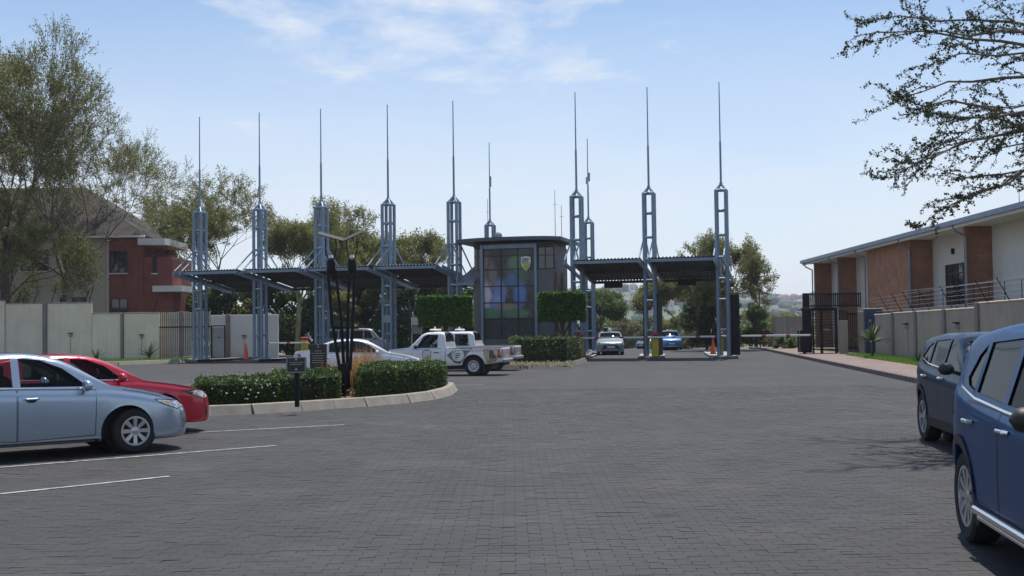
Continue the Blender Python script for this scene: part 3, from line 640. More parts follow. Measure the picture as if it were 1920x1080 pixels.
HATCH = variant(SEDAN, L=4.30, fa=.90, wb=2.70, r=.318, rim=.22, spokes=5, ws=(1.30, 1.98), rw=(3.72, 4.12),
    top=[(0, .50), (.015, .58), (.05, .66), (.14, .735), (.35, .80), (.7, .87), (1.05, .925), (1.22, .955), (1.35, 1.03), (1.7, 1.225), (1.98, 1.35), (2.25, 1.41), (2.6, 1.432), (3.1, 1.42), (3.5, 1.375), (3.75, 1.31), (4.0, 1.16), (4.15, 1.03), (4.25, .92), (4.30, .72)],
    belt=[(0, .47), (.05, .60), (.2, .70), (.5, .765), (.9, .845), (1.3, .90), (2.0, .93), (3.0, .965), (3.6, 1.0), (4.0, 1.02), (4.2, .92), (4.30, .68)],
    low=[(0, .25), (.03, .20), (.15, .175), (.5, .18), (3.3, .19), (4.0, .24), (4.30, .36)],
    w=[(0, .62), (.02, .68), (.07, .75), (.16, .80), (.35, .845), (.7, .875), (1.2, .89), (3.2, .89), (3.7, .87), (4.0, .83), (4.2, .76), (4.30, .68)],
    win=[[(1.66, .965), (2.5, .985), (2.5, 1.345), (2.25, 1.325), (1.97, 1.215)], [(2.60, .988), (3.25, 1.01), (3.25, 1.315), (2.60, 1.347)]],
    doors=[[(1.55, .28), (2.545, .26), (2.545, .955), (1.53, .91)]], mirror=(1.74, .95),
    side_patches=[('headlight', 'side', [(.10, .62), (.26, .58), (.50, .655), (.70, .745), (.42, .735), (.14, .695)], m_lens, .004), ('window_trim', 'side', strip([(1.6, .945), (2.5, .97), (3.3, .995)], .014), m_chrome, .004), ('side_intake', 'side', [(.06, .28), (.22, .27), (.24, .44), (.10, .46)], m_trim, .003)],
    end_patches=[('grille', 'front', [(-.42, .50), (.42, .50), (.36, .64), (-.36, .64)], m_trim, .004), ('air_intake', 'front', [(-.60, .24), (.60, .24), (.50, .40), (-.50, .40)], m_trim, .004), ('grille_bar', 'front', [(-.40, .565), (.40, .565), (.40, .585), (-.40, .585)], m_chrome, .01), ('number_plate', 'front', plate_poly(0, .41), m_plate, .012)])
SUV = variant(SEDAN, L=4.48, fa=.91, wb=2.67, r=.352, rim=.232, spokes=10, ws=(1.22, 1.86), rw=(3.98, 4.28), gap=.06, ww=.225, lean=.36, cat='car',
    top=[(0, .62), (.015, .72), (.05, .82), (.13, .90), (.3, .96), (.7, 1.02), (1.0, 1.06), (1.14, 1.085), (1.26, 1.15), (1.55, 1.37), (1.85, 1.545), (2.1, 1.615), (2.5, 1.652), (3.0, 1.65), (3.5, 1.615), (3.85, 1.56), (4.05, 1.46), (4.25, 1.24), (4.36, 1.10), (4.43, .95), (4.48, .72)],
    belt=[(0, .58), (.05, .74), (.2, .87), (.5, .94), (.9, .985), (1.25, 1.01), (2.0, 1.045), (3.0, 1.10), (3.5, 1.14), (4.0, 1.19), (4.25, 1.12), (4.40, .93), (4.48, .68)],
    low=[(0, .32), (.03, .27), (.15, .24), (.5, .235), (3.4, .25), (4.1, .30), (4.48, .42)],
    w=[(0, .64), (.02, .70), (.07, .78), (.16, .835), (.35, .88), (.7, .91), (1.2, .925), (3.2, .925), (3.7, .915), (4.05, .87), (4.3, .80), (4.42, .74), (4.48, .68)],
    win=[[(1.56, 1.075), (2.42, 1.105), (2.42, 1.545), (2.16, 1.52), (1.90, 1.42)], [(2.52, 1.11), (3.22, 1.15), (3.22, 1.51), (2.52, 1.548)], [(3.30, 1.155), (3.62, 1.205), (3.72, 1.27), (3.52, 1.43), (3.30, 1.50)]],
    doors=[[(1.50, .40), (2.465, .37), (2.465, 1.07), (1.46, 1.02)], [(2.48, .37), (3.12, .40), (3.40, .78), (3.38, 1.105), (2.48, 1.075)]],
    mirror=(1.62, 1.07), hz=.955, hmat=m_chrome, mirror_mat=m_trim, cladding=True, sill=(.26, .37, m_trim),
    side_patches=[('headlight', 'side', [(.10, .80), (.22, .74), (.50, .82), (.66, .91), (.36, .90), (.13, .865)], m_lens, .004), ('window_trim', 'side', strip([(1.50, 1.05), (2.42, 1.085), (3.22, 1.13), (3.66, 1.195), (3.80, 1.28)], .016), m_chrome, .005), ('tail_light', 'side', [(3.98, .96), (4.36, .93), (4.36, 1.08), (4.02, 1.10)], m_tail, .004), ('body_crease', 'side', strip([(.9, .80), (2.0, .83), (3.2, .90), (4.0, .965)], .008), m_trim, -.004)],
    end_patches=[('grille', 'front', [(-.46, .66), (.46, .66), (.52, .84), (-.52, .84)], m_trim, .004), ('air_intake', 'front', [(-.56, .34), (.56, .34), (.50, .50), (-.50, .50)], m_trim, .004), ('number_plate', 'front', plate_poly(0, .53), m_plate, .012), ('grille_bar', 'front', [(-.46, .74), (.46, .74), (.46, .765), (-.46, .765)], m_chrome, .01), ('number_plate', 'rear', plate_poly(0, .80), m_plate, .012)])
MINI = variant(SUV, L=3.75, fa=.75, wb=2.43, r=.29, rim=.19, spokes=5, ws=(.96, 1.62), rw=(3.30, 3.60), cladding=False, hmat=None, ww=.175, lean=.30, mirror=(1.32, 1.0),
    top=[(0, .52), (.015, .62), (.05, .72), (.13, .80), (.3, .87), (.6, .95), (.88, 1.02), (1.0, 1.08), (1.3, 1.28), (1.6, 1.43), (1.85, 1.485), (2.3, 1.50), (2.9, 1.48), (3.25, 1.42), (3.45, 1.28), (3.6, 1.08), (3.7, .92), (3.75, .70)],
    belt=[(0, .49), (.05, .64), (.2, .77), (.5, .85), (1.0, .91), (2.0, .95), (2.8, .99), (3.4, 1.02), (3.65, .90), (3.75, .66)],
    low=[(0, .27), (.03, .22), (.15, .195), (.5, .19), (3.2, .2), (3.75, .34)],
    w=[(0, .58), (.02, .63), (.07, .70), (.16, .75), (.35, .79), (.7, .82), (1.1, .83), (2.9, .83), (3.3, .80), (3.6, .74), (3.75, .66)],
    win=[[(1.28, .98), (2.05, 1.0), (2.05, 1.40), (1.72, 1.36)], [(2.13, 1.0), (2.75, 1.03), (2.75, 1.37), (2.13, 1.40)]], doors=[],
    side_patches=[('headlight', 'side', [(.10, .68), (.20, .62), (.46, .72), (.62, .83), (.34, .80), (.13, .75)], m_lens, .004)],
    lamp_patches=[('headlight', 'front', [(.42, .66), (.62, .68), (.66, .78), (.50, .77)], m_lens, .004), ('fog_lamp', 'front', [(.44, .34), (.56, .34), (.56, .44), (.44, .42)], m_trim, .006)],
    end_patches=[('grille', 'front', [(-.40, .40), (.40, .40), (.34, .56), (-.34, .56)], m_trim, .004), ('number_plate', 'front', plate_poly(0, .44), m_plate, .014), ('grille_bar', 'front', [(-.30, .655), (.30, .655), (.26, .685), (-.26, .685)], m_trim, .006), ('bumper_lip', 'front', [(-.5, .25), (.5, .25), (.5, .28), (-.5, .28)], m_chrome, .008)], sill=None)
PICKUP = variant(SEDAN, L=4.90, fa=.85, wb=2.95, r=.36, rim=.21, wstyle='steel', ws=(1.28, 1.80), rw=(2.62, 2.72), cab_end=2.7, gap=.075, ww=.24, lean=.26, cat='pickup', seats=[(2.45, 2)],
    top=[(0, .60), (.015, .70), (.05, .80), (.13, .90), (.3, .97), (.7, 1.02), (1.1, 1.06), (1.22, 1.08), (1.32, 1.16), (1.55, 1.38), (1.78, 1.585), (1.95, 1.645), (2.3, 1.665), (2.58, 1.645), (2.66, 1.60), (2.72, 1.30), (2.75, 1.06), (2.8, 1.035), (3.2, 1.035), (4.84, 1.035), (4.88, 1.02), (4.9, .96)],
    belt=[(0, .56), (.05, .72), (.2, .87), (.5, .94), (.9, .98), (1.3, 1.0), (2.0, 1.01), (2.7, 1.01), (4.84, 1.01), (4.9, .93)],
    low=[(0, .40), (.03, .35), (.2, .33), (.6, .33), (4.3, .42), (4.9, .50)],
    w=[(0, .66), (.02, .72), (.07, .77), (.2, .82), (.5, .845), (1.2, .86), (2.7, .86), (4.7, .86), (4.85, .85), (4.9, .82)],
    bow=[(0, .12), (.6, .08), (1.3, .10), (1.9, .06), (2.4, 0), (4.9, 0)],
    win=[[(1.60, 1.05), (2.42, 1.055), (2.42, 1.54), (2.02, 1.555), (1.86, 1.475)]], doors=[[(1.46, .46), (2.56, .46), (2.56, 1.03), (1.44, 1.0)]], mirror=(1.60, 1.06), hz=.88, hmat=m_trim, mirror_mat=m_trim, sill=None,
    side_patches=[('headlight', 'side', [(.08, .74), (.28, .72), (.32, .86), (.10, .86)], m_lens, .004), ('bed_gap', 'side', strip([(2.73, .45), (2.73, 1.02)], .02), m_trim, .003), ('tail_light', 'side', [(4.74, .66), (4.88, .66), (4.88, .98), (4.74, .98)], m_tail, .006)],
    lamp_patches=[('tail_light', 'rear', [(.66, .66), (.80, .66), (.80, .98), (.66, .98)], m_tail, .006)],
    end_patches=[('tailgate_seam', 'rear', strip([(-.64, .98), (-.64, .62), (.64, .62), (.64, .98)], .014), m_trim, .003), ('number_plate', 'rear', plate_poly(.0, .66), m_plate, .012), ('grille', 'front', [(-.5, .66), (.5, .66), (.5, .84), (-.5, .84)], m_trim, .004)])
VAN = variant(SUV, L=4.7, fa=.75, wb=2.6, r=.33, rim=.2, wstyle='steel', ws=(.55, 1.15), rw=(4.55, 4.66), cladding=False, lean=.16, mirror=(.95, 1.2), hmat=None, cat='van',
    top=[(0, .70), (.05, .90), (.2, 1.05), (.5, 1.2), (.9, 1.62), (1.15, 1.85), (1.5, 1.95), (2.5, 1.98), (4.3, 1.96), (4.55, 1.9), (4.66, 1.5), (4.7, .8)],
    belt=[(0, .65), (.1, .85), (.5, 1.1), (1.2, 1.18), (4.5, 1.2), (4.7, .75)], low=[(0, .35), (.2, .28), (4.4, .3), (4.7, .4)],
    w=[(0, .70), (.1, .78), (.4, .82), (1, .84), (4.3, .84), (4.6, .8), (4.7, .74)],
    win=[[(1.12, 1.24), (1.75, 1.24), (1.75, 1.78), (1.35, 1.72)], [(1.85, 1.24), (2.75, 1.24), (2.75, 1.78), (1.85, 1.78)], [(2.85, 1.24), (3.6, 1.24), (3.6, 1.78), (2.85, 1.78)], [(3.7, 1.24), (4.4, 1.24), (4.4, 1.75), (3.7, 1.78)]], doors=[], side_patches=[('headlight', 'side', [(.06, .7), (.3, .7), (.3, .85), (.1, .85)], m_lens, .004)], end_patches=[], sill=None)
# ------------------------------------------------------------------ ground
def KX(y): return 15.55 + .127 * (y - 63.7)          # right kerb line
def sheet(name, rows, mat, dz, kind='structure', parent=None):
    mb = MB()
    for i in range(len(rows) - 1):
        (y0, a0, b0), (y1, a1, b1) = rows[i], rows[i + 1]
        mb.add([(a0, y0, zg(y0) + dz), (b0, y0, zg(y0) + dz), (b1, y1, zg(y1) + dz), (a1, y1, zg(y1) + dz)], [(0, 1, 2, 3)])
    return tag(mb.build(name, mat, parent), kind=kind)
ys = [-80, -20, 0, 20, 40, 60, 75, 88, 120, 180, 260, 500, 900, 2500]
sheet('ground', [(y, -1900, 1900) for y in ys], m_ground, -.05)
PN = 33.0
paving = sheet('paving', [(y, -46, KX(y) - .2) for y in (PN, 40, 60, 75, 88)] + [(y, -20, KX(y) - .2) for y in (88.01, 100)] + [(100.01, 2.5, KX(100) - .2), (150, 4, 24), (200, 4, 26), (260, 4, 28)], m_pave, 0.0)
sheet('paving_bed', [(-12, -16, 14), (PN + .3, -16, KX(PN))], m_joint, -.009)
# the block paving near the camera: stepped interlocking blocks, the nearest 300 one by one
rng = np.random.default_rng(5)
A_, B_, S_, GP = .105, .0525, .005, .0005
def block(cx, cy, z, tx=0, ty=0, fl=1):
    a, b, s = A_ - GP, B_ - GP, S_ * fl
    o = [(-a, -b + s), (-.012, -b + s), (.012, -b - s), (a, -b - s), (a, b - s), (.012, b - s), (-.012, b + s), (-a, b + s)]
    k = .975; kk = .965
    top = [(x * k, y * kk, 0) for x, y in o]; bot = [(x, y, -.0035) for x, y in o]
    return [(cx + x, cy + y, z + zz + x * tx + y * ty) for x, y, zz in top + bot]
BF = [tuple(range(8))] + [(i, 8 + i, 8 + (i + 1) % 8, (i + 1) % 8) for i in range(8)]
blk = MB(); blk.add(block(0, 0, 0), BF); blk_me = blk.mesh('paver'); blk_me.materials.append(m_paver); blk = MB(); blk.add(block(0, 0, 0, fl=-1), BF); blk_me2 = blk.mesh('paver'); blk_me2.materials.append(m_paver)
cells = []; y = 5.6; row = 0
while y < PN:
    x = -round((.475 * y + 1.6) / .21) * .21 + .105 * (row % 2)
    while x < min(.475 * y + 1.6, KX(y) - .3):
        cells.append((x, y, row % 2)); x += .21
    y += .105; row += 1
vis = sorted((c for c in cells if 0 < PX((c[0], c[1], 0))[0] < 1920 and PX((c[0], c[1], 0))[1] < 1076), key=lambda c: c[1])[:300]
vset = set(vis); V = []; Fq = []; Ft = []
for (x, y, fl_) in cells:
    z = rng.normal(0, .0009); tx, ty = rng.normal(0, .007, 2)
    if (x, y, fl_) in vset:
        o = link('paver', blk_me2 if fl_ else blk_me, None, paving, (x, y, z)); o.rotation_euler = (ty, -tx, rng.normal(0, .006))
    else:
        b0 = len(V); V += block(x, y, z, tx, ty, -1 if fl_ else 1); Fq.append([tuple(b0 + i for i in f) for f in BF])
me = bpy.data.meshes.new('paver_field'); me.from_pydata(V, [], [f for q in Fq for f in q]); me.update()
tag(link('paver_field', me, m_paver, paving), kind='stuff')
# painted bay lines
def line_px(p, q, w=.075, z=.008):
    a, b = G(*p), G(*q); d = (b - a).normalized(); n = Vector((-d.y, d.x, 0)) * w / 2; mb = MB(); k = max(2, int((b - a).length / .22)); r = random.Random(int(p[0] * 7 + p[1]))
    vs_ = []
    for i in range(k + 1):
        c = a.lerp(b, i / k); j1, j2 = r.uniform(.75, 1.1), r.uniform(.75, 1.1); vs_ += [(c + n * j1) + Vector((0, 0, z)), (c - n * j2) + Vector((0, 0, z))]
    mb.add(vs_, [(2 * i, 2 * i + 1, 2 * i + 3, 2 * i + 2) for i in range(k)]); tag(mb.build('bay_line', m_line), kind='structure')
for p, q in (((-200, 841), (646, 797)), ((-200, 893), (518, 836)), ((-200, 948), (317, 894)), ((842, 722.5), (905, 721.5)), ((870, 699), (960, 697))): line_px(p, q)
# right-hand kerb, brick pavement, lawn
kr = tag(MB().build('kerb', m_kerb2), kind='structure')
st = MB(); st.cbox((0, 0, .06), (.20, .985, .20), .02); st_me = st.mesh('kerb_stone'); st_me.materials.append(m_kerb2)
for k in range(0, 82):
    y = 18 + k; o = link('kerb_stone', st_me, None, kr, (KX(y), y, zg(y) - .01)); o.rotation_euler = (0, 0, -math.atan(.127) + random.Random(k).uniform(-.01, .01))
sheet('pavement', [(y, KX(y) + .09, KX(y) + 2.3) for y in (16, 40, 60, 75, 88, 100)], m_walk, .135)
sheet('lawn', [(y, KX(y) + 2.3, KX(y) + 3.7) for y in (30, 45, 62)] , m_lawn, .14)
def grass(name, pts, h, mat, rng, lean=.35, w=.012):
    n = len(pts); P = np.array(pts); a = rng.uniform(0, 6.283, n); hh = h * rng.uniform(.5, 1.2, n); d = np.stack([np.cos(a), np.sin(a), np.zeros(n)], 1); s = np.stack([-np.sin(a), np.cos(a), np.zeros(n)], 1) * w
    tip = P + d * (hh * lean * rng.uniform(.3, 1.5, n))[:, None]; tip[:, 2] += hh
    return np_mesh(name, np.stack([P - s, P + s, tip], 1).reshape(-1, 3), np.arange(3 * n).reshape(-1, 3))
rng = np.random.default_rng(11)
def lawn_pts(n, y0, y1, f0, f1, z=.14):
    yy = rng.uniform(y0, y1, n); return [(f0(y) + (f1(y) - f0(y)) * t, y, z) for y, t in zip(yy, rng.uniform(0, 1, n))]
tag(link('lawn_grass', grass('lawn_grass', lawn_pts(26000, 30, 62, lambda y: KX(y) + 2.2, lambda y: KX(y) + 3.6), .13, m_grass, rng), m_grass), 'short bright green grass along the foot of the right wall', 'grass', kind='stuff')
LW = 75.0                                              # depth of the left boundary wall
left_verge = [(-34, 60), (XA(215, 66), 66.5), (XA(330, 69), 69.5), (XA(365, 72), 72.2), (XA(365, 74.8), 74.8), (-34, 74.8)]
tag(MB().prism(left_verge, -.03, .10).build('verge', m_lawn), kind='structure')
gp = []
while len(gp) < 14000:
    x, y = rng.uniform(-34, -18), rng.uniform(60, 74.8)
    if inside(left_verge, (x, y)): gp.append((x, y, .10))
tag(link('verge_grass', grass('verge_grass', gp, .16, m_grass, rng, w=.018), m_grass), 'darker green grass strip below the left boundary wall', 'grass', kind='stuff')
lk_ = tag(MB().build('verge_kerb', m_kerb), kind='structure')
def kerb_run(pts, parent, me, step=1.0, closed=False, z=0.0):
    pts = [Vector((p[0], p[1], 0)) for p in pts]
    if closed: pts = pts + pts[:1]
    for i in range(len(pts) - 1):
        a, b = pts[i], pts[i + 1]; L = (b - a).length; n = max(1, round(L / step)); d = (b - a) / L
        for k in range(n):
            o = link('kerb_stone', me, None, parent, a + d * (L * (k + .5) / n) + Vector((0, 0, z))); o.rotation_euler = (0, 0, math.atan2(d.y, d.x)); o.scale = (L / n / 1.0 * .988, 1, 1)
ks = MB(); pr = [(-.5, -.17, -.02), (-.5, -.05, .19), (-.5, -.02, .205), (-.5, .10, .205), (-.5, .10, -.02)]
ks.add(pr + [(.5, p[1], p[2]) for p in pr], [(0, 1, 6, 5), (1, 2, 7, 6), (2, 3, 8, 7), (3, 4, 9, 8), (4, 0, 5, 9), (4, 3, 2, 1, 0), (5, 6, 7, 8, 9)]); ks_me = ks.mesh('kerb_stone'); ks_me.materials.append(m_kerb)
kerb_run(left_verge[:4], lk_, ks_me)
# planted island in front of the gate
isl_f = [G(330, 783), G(392, 779), G(470, 776), G(560, 770), G(680, 762), G(760, 755), G(805, 749), G(836, 741), G(848, 732)]
isl_b = [Vector((-1.75, 33.6, 0)), Vector((-2.3, 35.2, 0)), Vector((-4.5, 36.3, 0)), Vector((-8, 36.0, 0)), Vector((-10.5, 33, 0)), Vector((-10.6, 27, 0))]
island = [(p.x, p.y) for p in isl_f + isl_b]
iso = tag(MB().prism([(p[0] * .996 - .02, p[1] + .04) for p in island], -.03, .15).build('planting_bed', m_soil), kind='structure')
ik = tag(MB().build('island_kerb', m_kerb), kind='structure'); kerb_run(island, ik, ks_me, closed=True)
# planter in front of the guardhouse
pl_f = [G(880, 693), G(930, 693), G(985, 691.5), G(1040, 688.5), G(1075, 685), G(1093, 680), G(1103, 672)]
pl_b = [G(1112, 664), Vector((5.2, 73.5, 0)), Vector((-3.4, 75, 0)), Vector((-5.2, 66, 0)), Vector((-4.6, 54, 0))]
planter = [(p.x, p.y) for p in pl_f + pl_b]
tag(MB().prism(planter, -.03, .15).build('planter_bed', m_soil), kind='structure'); pk = tag(MB().build('planter_kerb', m_kerb2), kind='structure')
ks2 = ks_me.copy(); ks2.materials.clear(); ks2.materials.append(m_kerb2); kerb_run(planter, pk, ks2, closed=True)
# ------------------------------------------------------------------ hills far off, with houses
def hillz(x, y):
    t = min(max((y - 820) / 700, 0), 1); s = t * t * (3 - 2 * t); return zg(y) + s * (39 + 9 * math.sin(x * .0061 + .6) + 5 * math.sin(x * .017 + y * .004) + 2.2 * math.sin(x * .05))
mb = MB(); xs = np.linspace(-1500, 1700, 90); yy = np.linspace(800, 1700, 26)
mb.add([(x, y, hillz(x, y) - .3) for y in yy for x in xs], [(j * 90 + i, j * 90 + i + 1, (j + 1) * 90 + i + 1, (j + 1) * 90 + i) for j in range(25) for i in range(89)])
tag(mb.build('hill', m_far, smooth=60), kind='structure')
rr = random.Random(3)
def blobs(name, spots, mat):
    ico = bmesh.new(); bmesh.ops.create_icosphere(ico, subdivisions=2, radius=1); iv = np.array([v.co[:] for v in ico.verts]); ifc = np.array([[v.index for v in f.verts] for f in ico.faces]); ico.free()
    V = []; F = []; rg = np.random.default_rng(2)
    for k, (x, y, z, r) in enumerate(spots):
        V.append(iv * (np.array([r, r, r * .85]) * rg.uniform(.72, 1.25, (len(iv), 1))) + np.array([x, y, z])); F.append(ifc + k * len(iv))
    return link(name, np_mesh(name, np.concatenate(V), np.concatenate(F)), mat)
spots = []
for _ in range(900):
    x, y = rr.uniform(-250, 620), rr.uniform(880, 1560); r = rr.uniform(3.0, 6.5); spots.append((x, y, hillz(x, y) + r * .35, r))
tag(blobs('hillside_trees', spots, m_far), 'hazy tree cover over the far hillside', 'trees', kind='stuff')
m_hw = [M('far_wall_a', (.62, .58, .50), .9, var=.05), M('far_wall_b', (.48, .40, .32), .9, var=.05), M('far_wall_c', (.66, .65, .63), .9, var=.05)]; m_hr = [M('far_roof_a', (.26, .12, .08), .9, var=.1), M('far_roof_b', (.20, .19, .19), .9, var=.1)]
hm = []
for k in range(6):
    mb = MB(); w, d, h = (11, 8, 4.6) if k % 2 else (9, 8, 6.5); mb.box((0, 0, h / 2), (w, d, h)); nb = len(mb.f)
    mb.add([(-w / 2 - .4, -d / 2 - .4, h), (w / 2 + .4, -d / 2 - .4, h), (w / 2 + .4, d / 2 + .4, h), (-w / 2 - .4, d / 2 + .4, h), (-w / 4, 0, h + 2.2), (w / 4, 0, h + 2.2)], [(0, 1, 5, 4), (2, 3, 4, 5), (1, 2, 5), (3, 0, 4)])
    nf = len(mb.f); mb.box((-w * .25, -d / 2 - .02, h * .5), (1.4, .1, 1.3)); mb.box((w * .25, -d / 2 - .02, h * .5), (1.4, .1, 1.3))
    me = mb.mesh('far_house'); me.materials.append(m_hw[k % 3]); me.materials.append(m_hr[k % 2]); me.materials.append(m_wglass)
    for i, p in enumerate(me.polygons): p.material_index = 0 if i < nb else (1 if i < nf else 2)
    hm.append(me)
lab = ['cream walled house under a red roof on the far hillside', 'white house with a grey roof on the far hillside', 'tan house with red roof on the far hillside', 'pale single storey house with grey roof on the far hillside', 'white house with a red roof on the far hillside', 'tan house with grey roof on the far hillside']
fh = [(0, 1), (2, 1), (1, 0), (0, 1), (2, 0), (1, 1)]
for k in range(46):
    x = rr.uniform(255, 430) if k < 34 else rr.uniform(60, 250); y = rr.uniform(900, 1420); o = link('far_house', hm[k % 6], None, None, (x, y, hillz(x, y) + rr.uniform(.6, 2.2))); o.rotation_euler = (0, 0, rr.uniform(-.5, .5))
    o.scale = (1, 1, 1); tag(o, ['cream', 'tan', 'white'][(k % 6) % 3] + (' two storey' if (k % 6) % 2 == 0 else ' single storey') + ' house with a ' + ['red brown', 'grey'][(k % 6) % 2] + ' hipped roof on the far hillside', 'house', 'houses on the far hillside')
# ------------------------------------------------------------------ vegetation builders
UP = Vector((0, 0, 1))
def grow_tree(rg, levels, kids, trunk, spread, trop, droop=0.0):
    segs, leaves = [], []
    def go(p, d, L, r, lev):
        n = 4 if lev < 2 else 3
        for i in range(n):
            d = (d + Vector(rg.normal(0, .11 if lev else .05, 3)) + UP * trop).normalized()
            if lev >= levels - 1 and droop: d = (d - UP * droop).normalized()
            q = p + d * (L / n); r2 = r * (.90 if lev else .93); segs.append((p, q, r, r2, lev)); r = r2
            if lev >= levels - 1:
                for t in (0.15, .4, .65, .9): leaves.append(p.lerp(q, t))
            p = q
            if lev < levels and lev > 0 and i == n // 2: kid(p, d, L, r, lev, rg.uniform(.5, .9))
        if lev < levels:
            k = kids[min(lev, len(kids) - 1)]; ph = rg.uniform(0, 6.28)
            for j in range(k): kid(p, d, L, r, lev, spread[min(lev, len(spread) - 1)] * rg.uniform(.7, 1.25), ph + j * 6.283 / k)
    def kid(p, d, L, r, lev, ang, ph=None):
        ph = rg.uniform(0, 6.28) if ph is None else ph; a = d.orthogonal().normalized(); b = d.cross(a)
        nd = (d * math.cos(ang) + (a * math.cos(ph) + b * math.sin(ph)) * math.sin(ang)).normalized(); go(p, nd, L * rg.uniform(.60, .82), r * rg.uniform(.55, .68), lev + 1)
    go(Vector((0, 0, 0)), UP, trunk[0], trunk[1], 0); return segs, leaves
def tree(name, label, px, Y, top_y, width, seed, lm, bm_, levels=5, kids=(3, 3, 2), trunk=(3.2, .22), spread=(.5, .5, .55), trop=.10, leafn=3, leafs=.11, jit=.22, cat='tree', group=None, base_h=None, droop=0.0, twig=.007):
    rg = np.random.default_rng(seed); segs, lv = grow_tree(rg, levels, kids, trunk, spread, trop, droop)
    L = np.array([v[:] for v in lv]); H = ZA(px, top_y, Y) - zg(Y); zmax = L[:, 2].max(); xw = np.percentile(np.abs(L[:, :2]), 97)
    sx, sz = width / 2 / xw, H / zmax; f = lambda v: Vector((v[0] * sx, v[1] * sx, v[2] * sz))
    S = [(f(a), f(b), max(r, twig), max(q, twig)) for a, b, r, q, l in segs]
    root = empty(name, (XA(px, Y), Y, zg(Y)), 0, label, cat, group)
    link('trunk', tubes_mesh('trunk', S, 5), bm_, root)
    L = L * np.array([sx, sx, sz]); P = np.repeat(L, leafn, 0) + rg.normal(0, jit, (len(L) * leafn, 3))
    link('crown', leaf_mesh('crown', P, leafs, rg), lm, root); return root
def bush(name, label, px, Y, top_y, width, seed, lm, n=5000, leafs=.16, group=None, cat='bush', depth=None, base=0.2, nclump=26):
    rg = np.random.default_rng(seed); H = ZA(px, top_y, Y) - zg(Y); root = empty(name, (XA(px, Y), Y, zg(Y)), 0, label, cat, group); D = depth or width * .8; P = []
    S = []
    for k in range(nclump):
        a, t = rg.uniform(0, 6.28), rg.uniform(0, 1) ** .5; z = rg.uniform(base, 1); e = (1 - abs(z - .42) ** 2 * 1.9); e = max(e, .12) ** .5
        c = np.array([math.cos(a) * t * width * .42 * e, math.sin(a) * t * D * .42 * e, z * H * .90]); r = rg.uniform(.10, .19) * min(width, H * 1.3); m = n // nclump
        q = rg.normal(size=(m, 3)); q /= np.linalg.norm(q, axis=1)[:, None]; q *= (rg.uniform(0, 1, m) ** .4)[:, None] * r * np.array([1.1, 1.1, .8]); P.append(c + q)
        S.append((Vector((0, 0, H * .08)), Vector(c), .06, .02))
    S += [(Vector((0, 0, -.1)), Vector((0, 0, H * .3)), .14, .10)]
    link('trunk', tubes_mesh('trunk', S, 5), m_bark, root); P = np.concatenate(P); P[:, 2] = np.clip(P[:, 2], .05, None)
    link('crown', leaf_mesh('crown', P, leafs, rg), lm, root); return root
def hedge(name, label, quad, z0, z1, n, leafs, mat, seed, cat='hedge', parent=None, group=None):
    rg = np.random.default_rng(seed); q = [Vector((p[0], p[1], 0)) for p in quad]; c = sum(q, Vector()) / len(q); root = parent or empty(name, (c.x, c.y, z0), 0, label, cat, group); l = [p - c for p in q]; h = z1 - z0
    MB().prism([(p.x * .965, p.y * .955) for p in l], 0.02, h - .05).build('stem_core', m_core, root) if parent is None else MB().prism([(p.x * .96, p.y * .95) for p in l], z0 + .04, z1 - .05).build('stem_core', m_core, root)
    areas = [(l[i] - l[(i + 1) % len(l)]).length * h for i in range(len(l))]; x0, x1 = min(p.x for p in l), max(p.x for p in l); y0, y1 = min(p.y for p in l), max(p.y for p in l); top = (x1 - x0) * (y1 - y0); tot = sum(areas) + 1.3 * top; P = []; pl = [(p.x, p.y) for p in l]
    for i, A in enumerate(areas):
        m = int(n * A / tot); t = rg.uniform(0, 1, m); z = rg.uniform(0, 1, m) * h; a, b = np.array(l[i][:]), np.array(l[(i + 1) % len(l)][:]); P.append(a + (b - a) * t[:, None] + np.stack([0 * z, 0 * z, z], 1))
    m = int(n * 1.3 * top / tot); T = np.stack([rg.uniform(x0, x1, m), rg.uniform(y0, y1, m), np.full(m, h)], 1); T = np.array([p for p in T if inside(pl, p)]); P.append(T)
    P = np.concatenate(P); bumps = np.sin(P[:, 0:1] * 5.1 + seed) * np.sin(P[:, 1:2] * 4.3 + P[:, 2:3] * 3) * .035 + np.sin(P[:, 0:1] * 13.7 + P[:, 2:3] * 9 + seed * 2) * .016; P = P + rg.normal(0, .022, P.shape) * (1 + 1.6 * (rg.uniform(0, 1, (len(P), 1)) < .06)) + bumps
    if parent is not None: P[:, 2] += z0
    link('foliage', leaf_mesh('foliage', P, leafs, rg, .6, .5), mat, root); return root
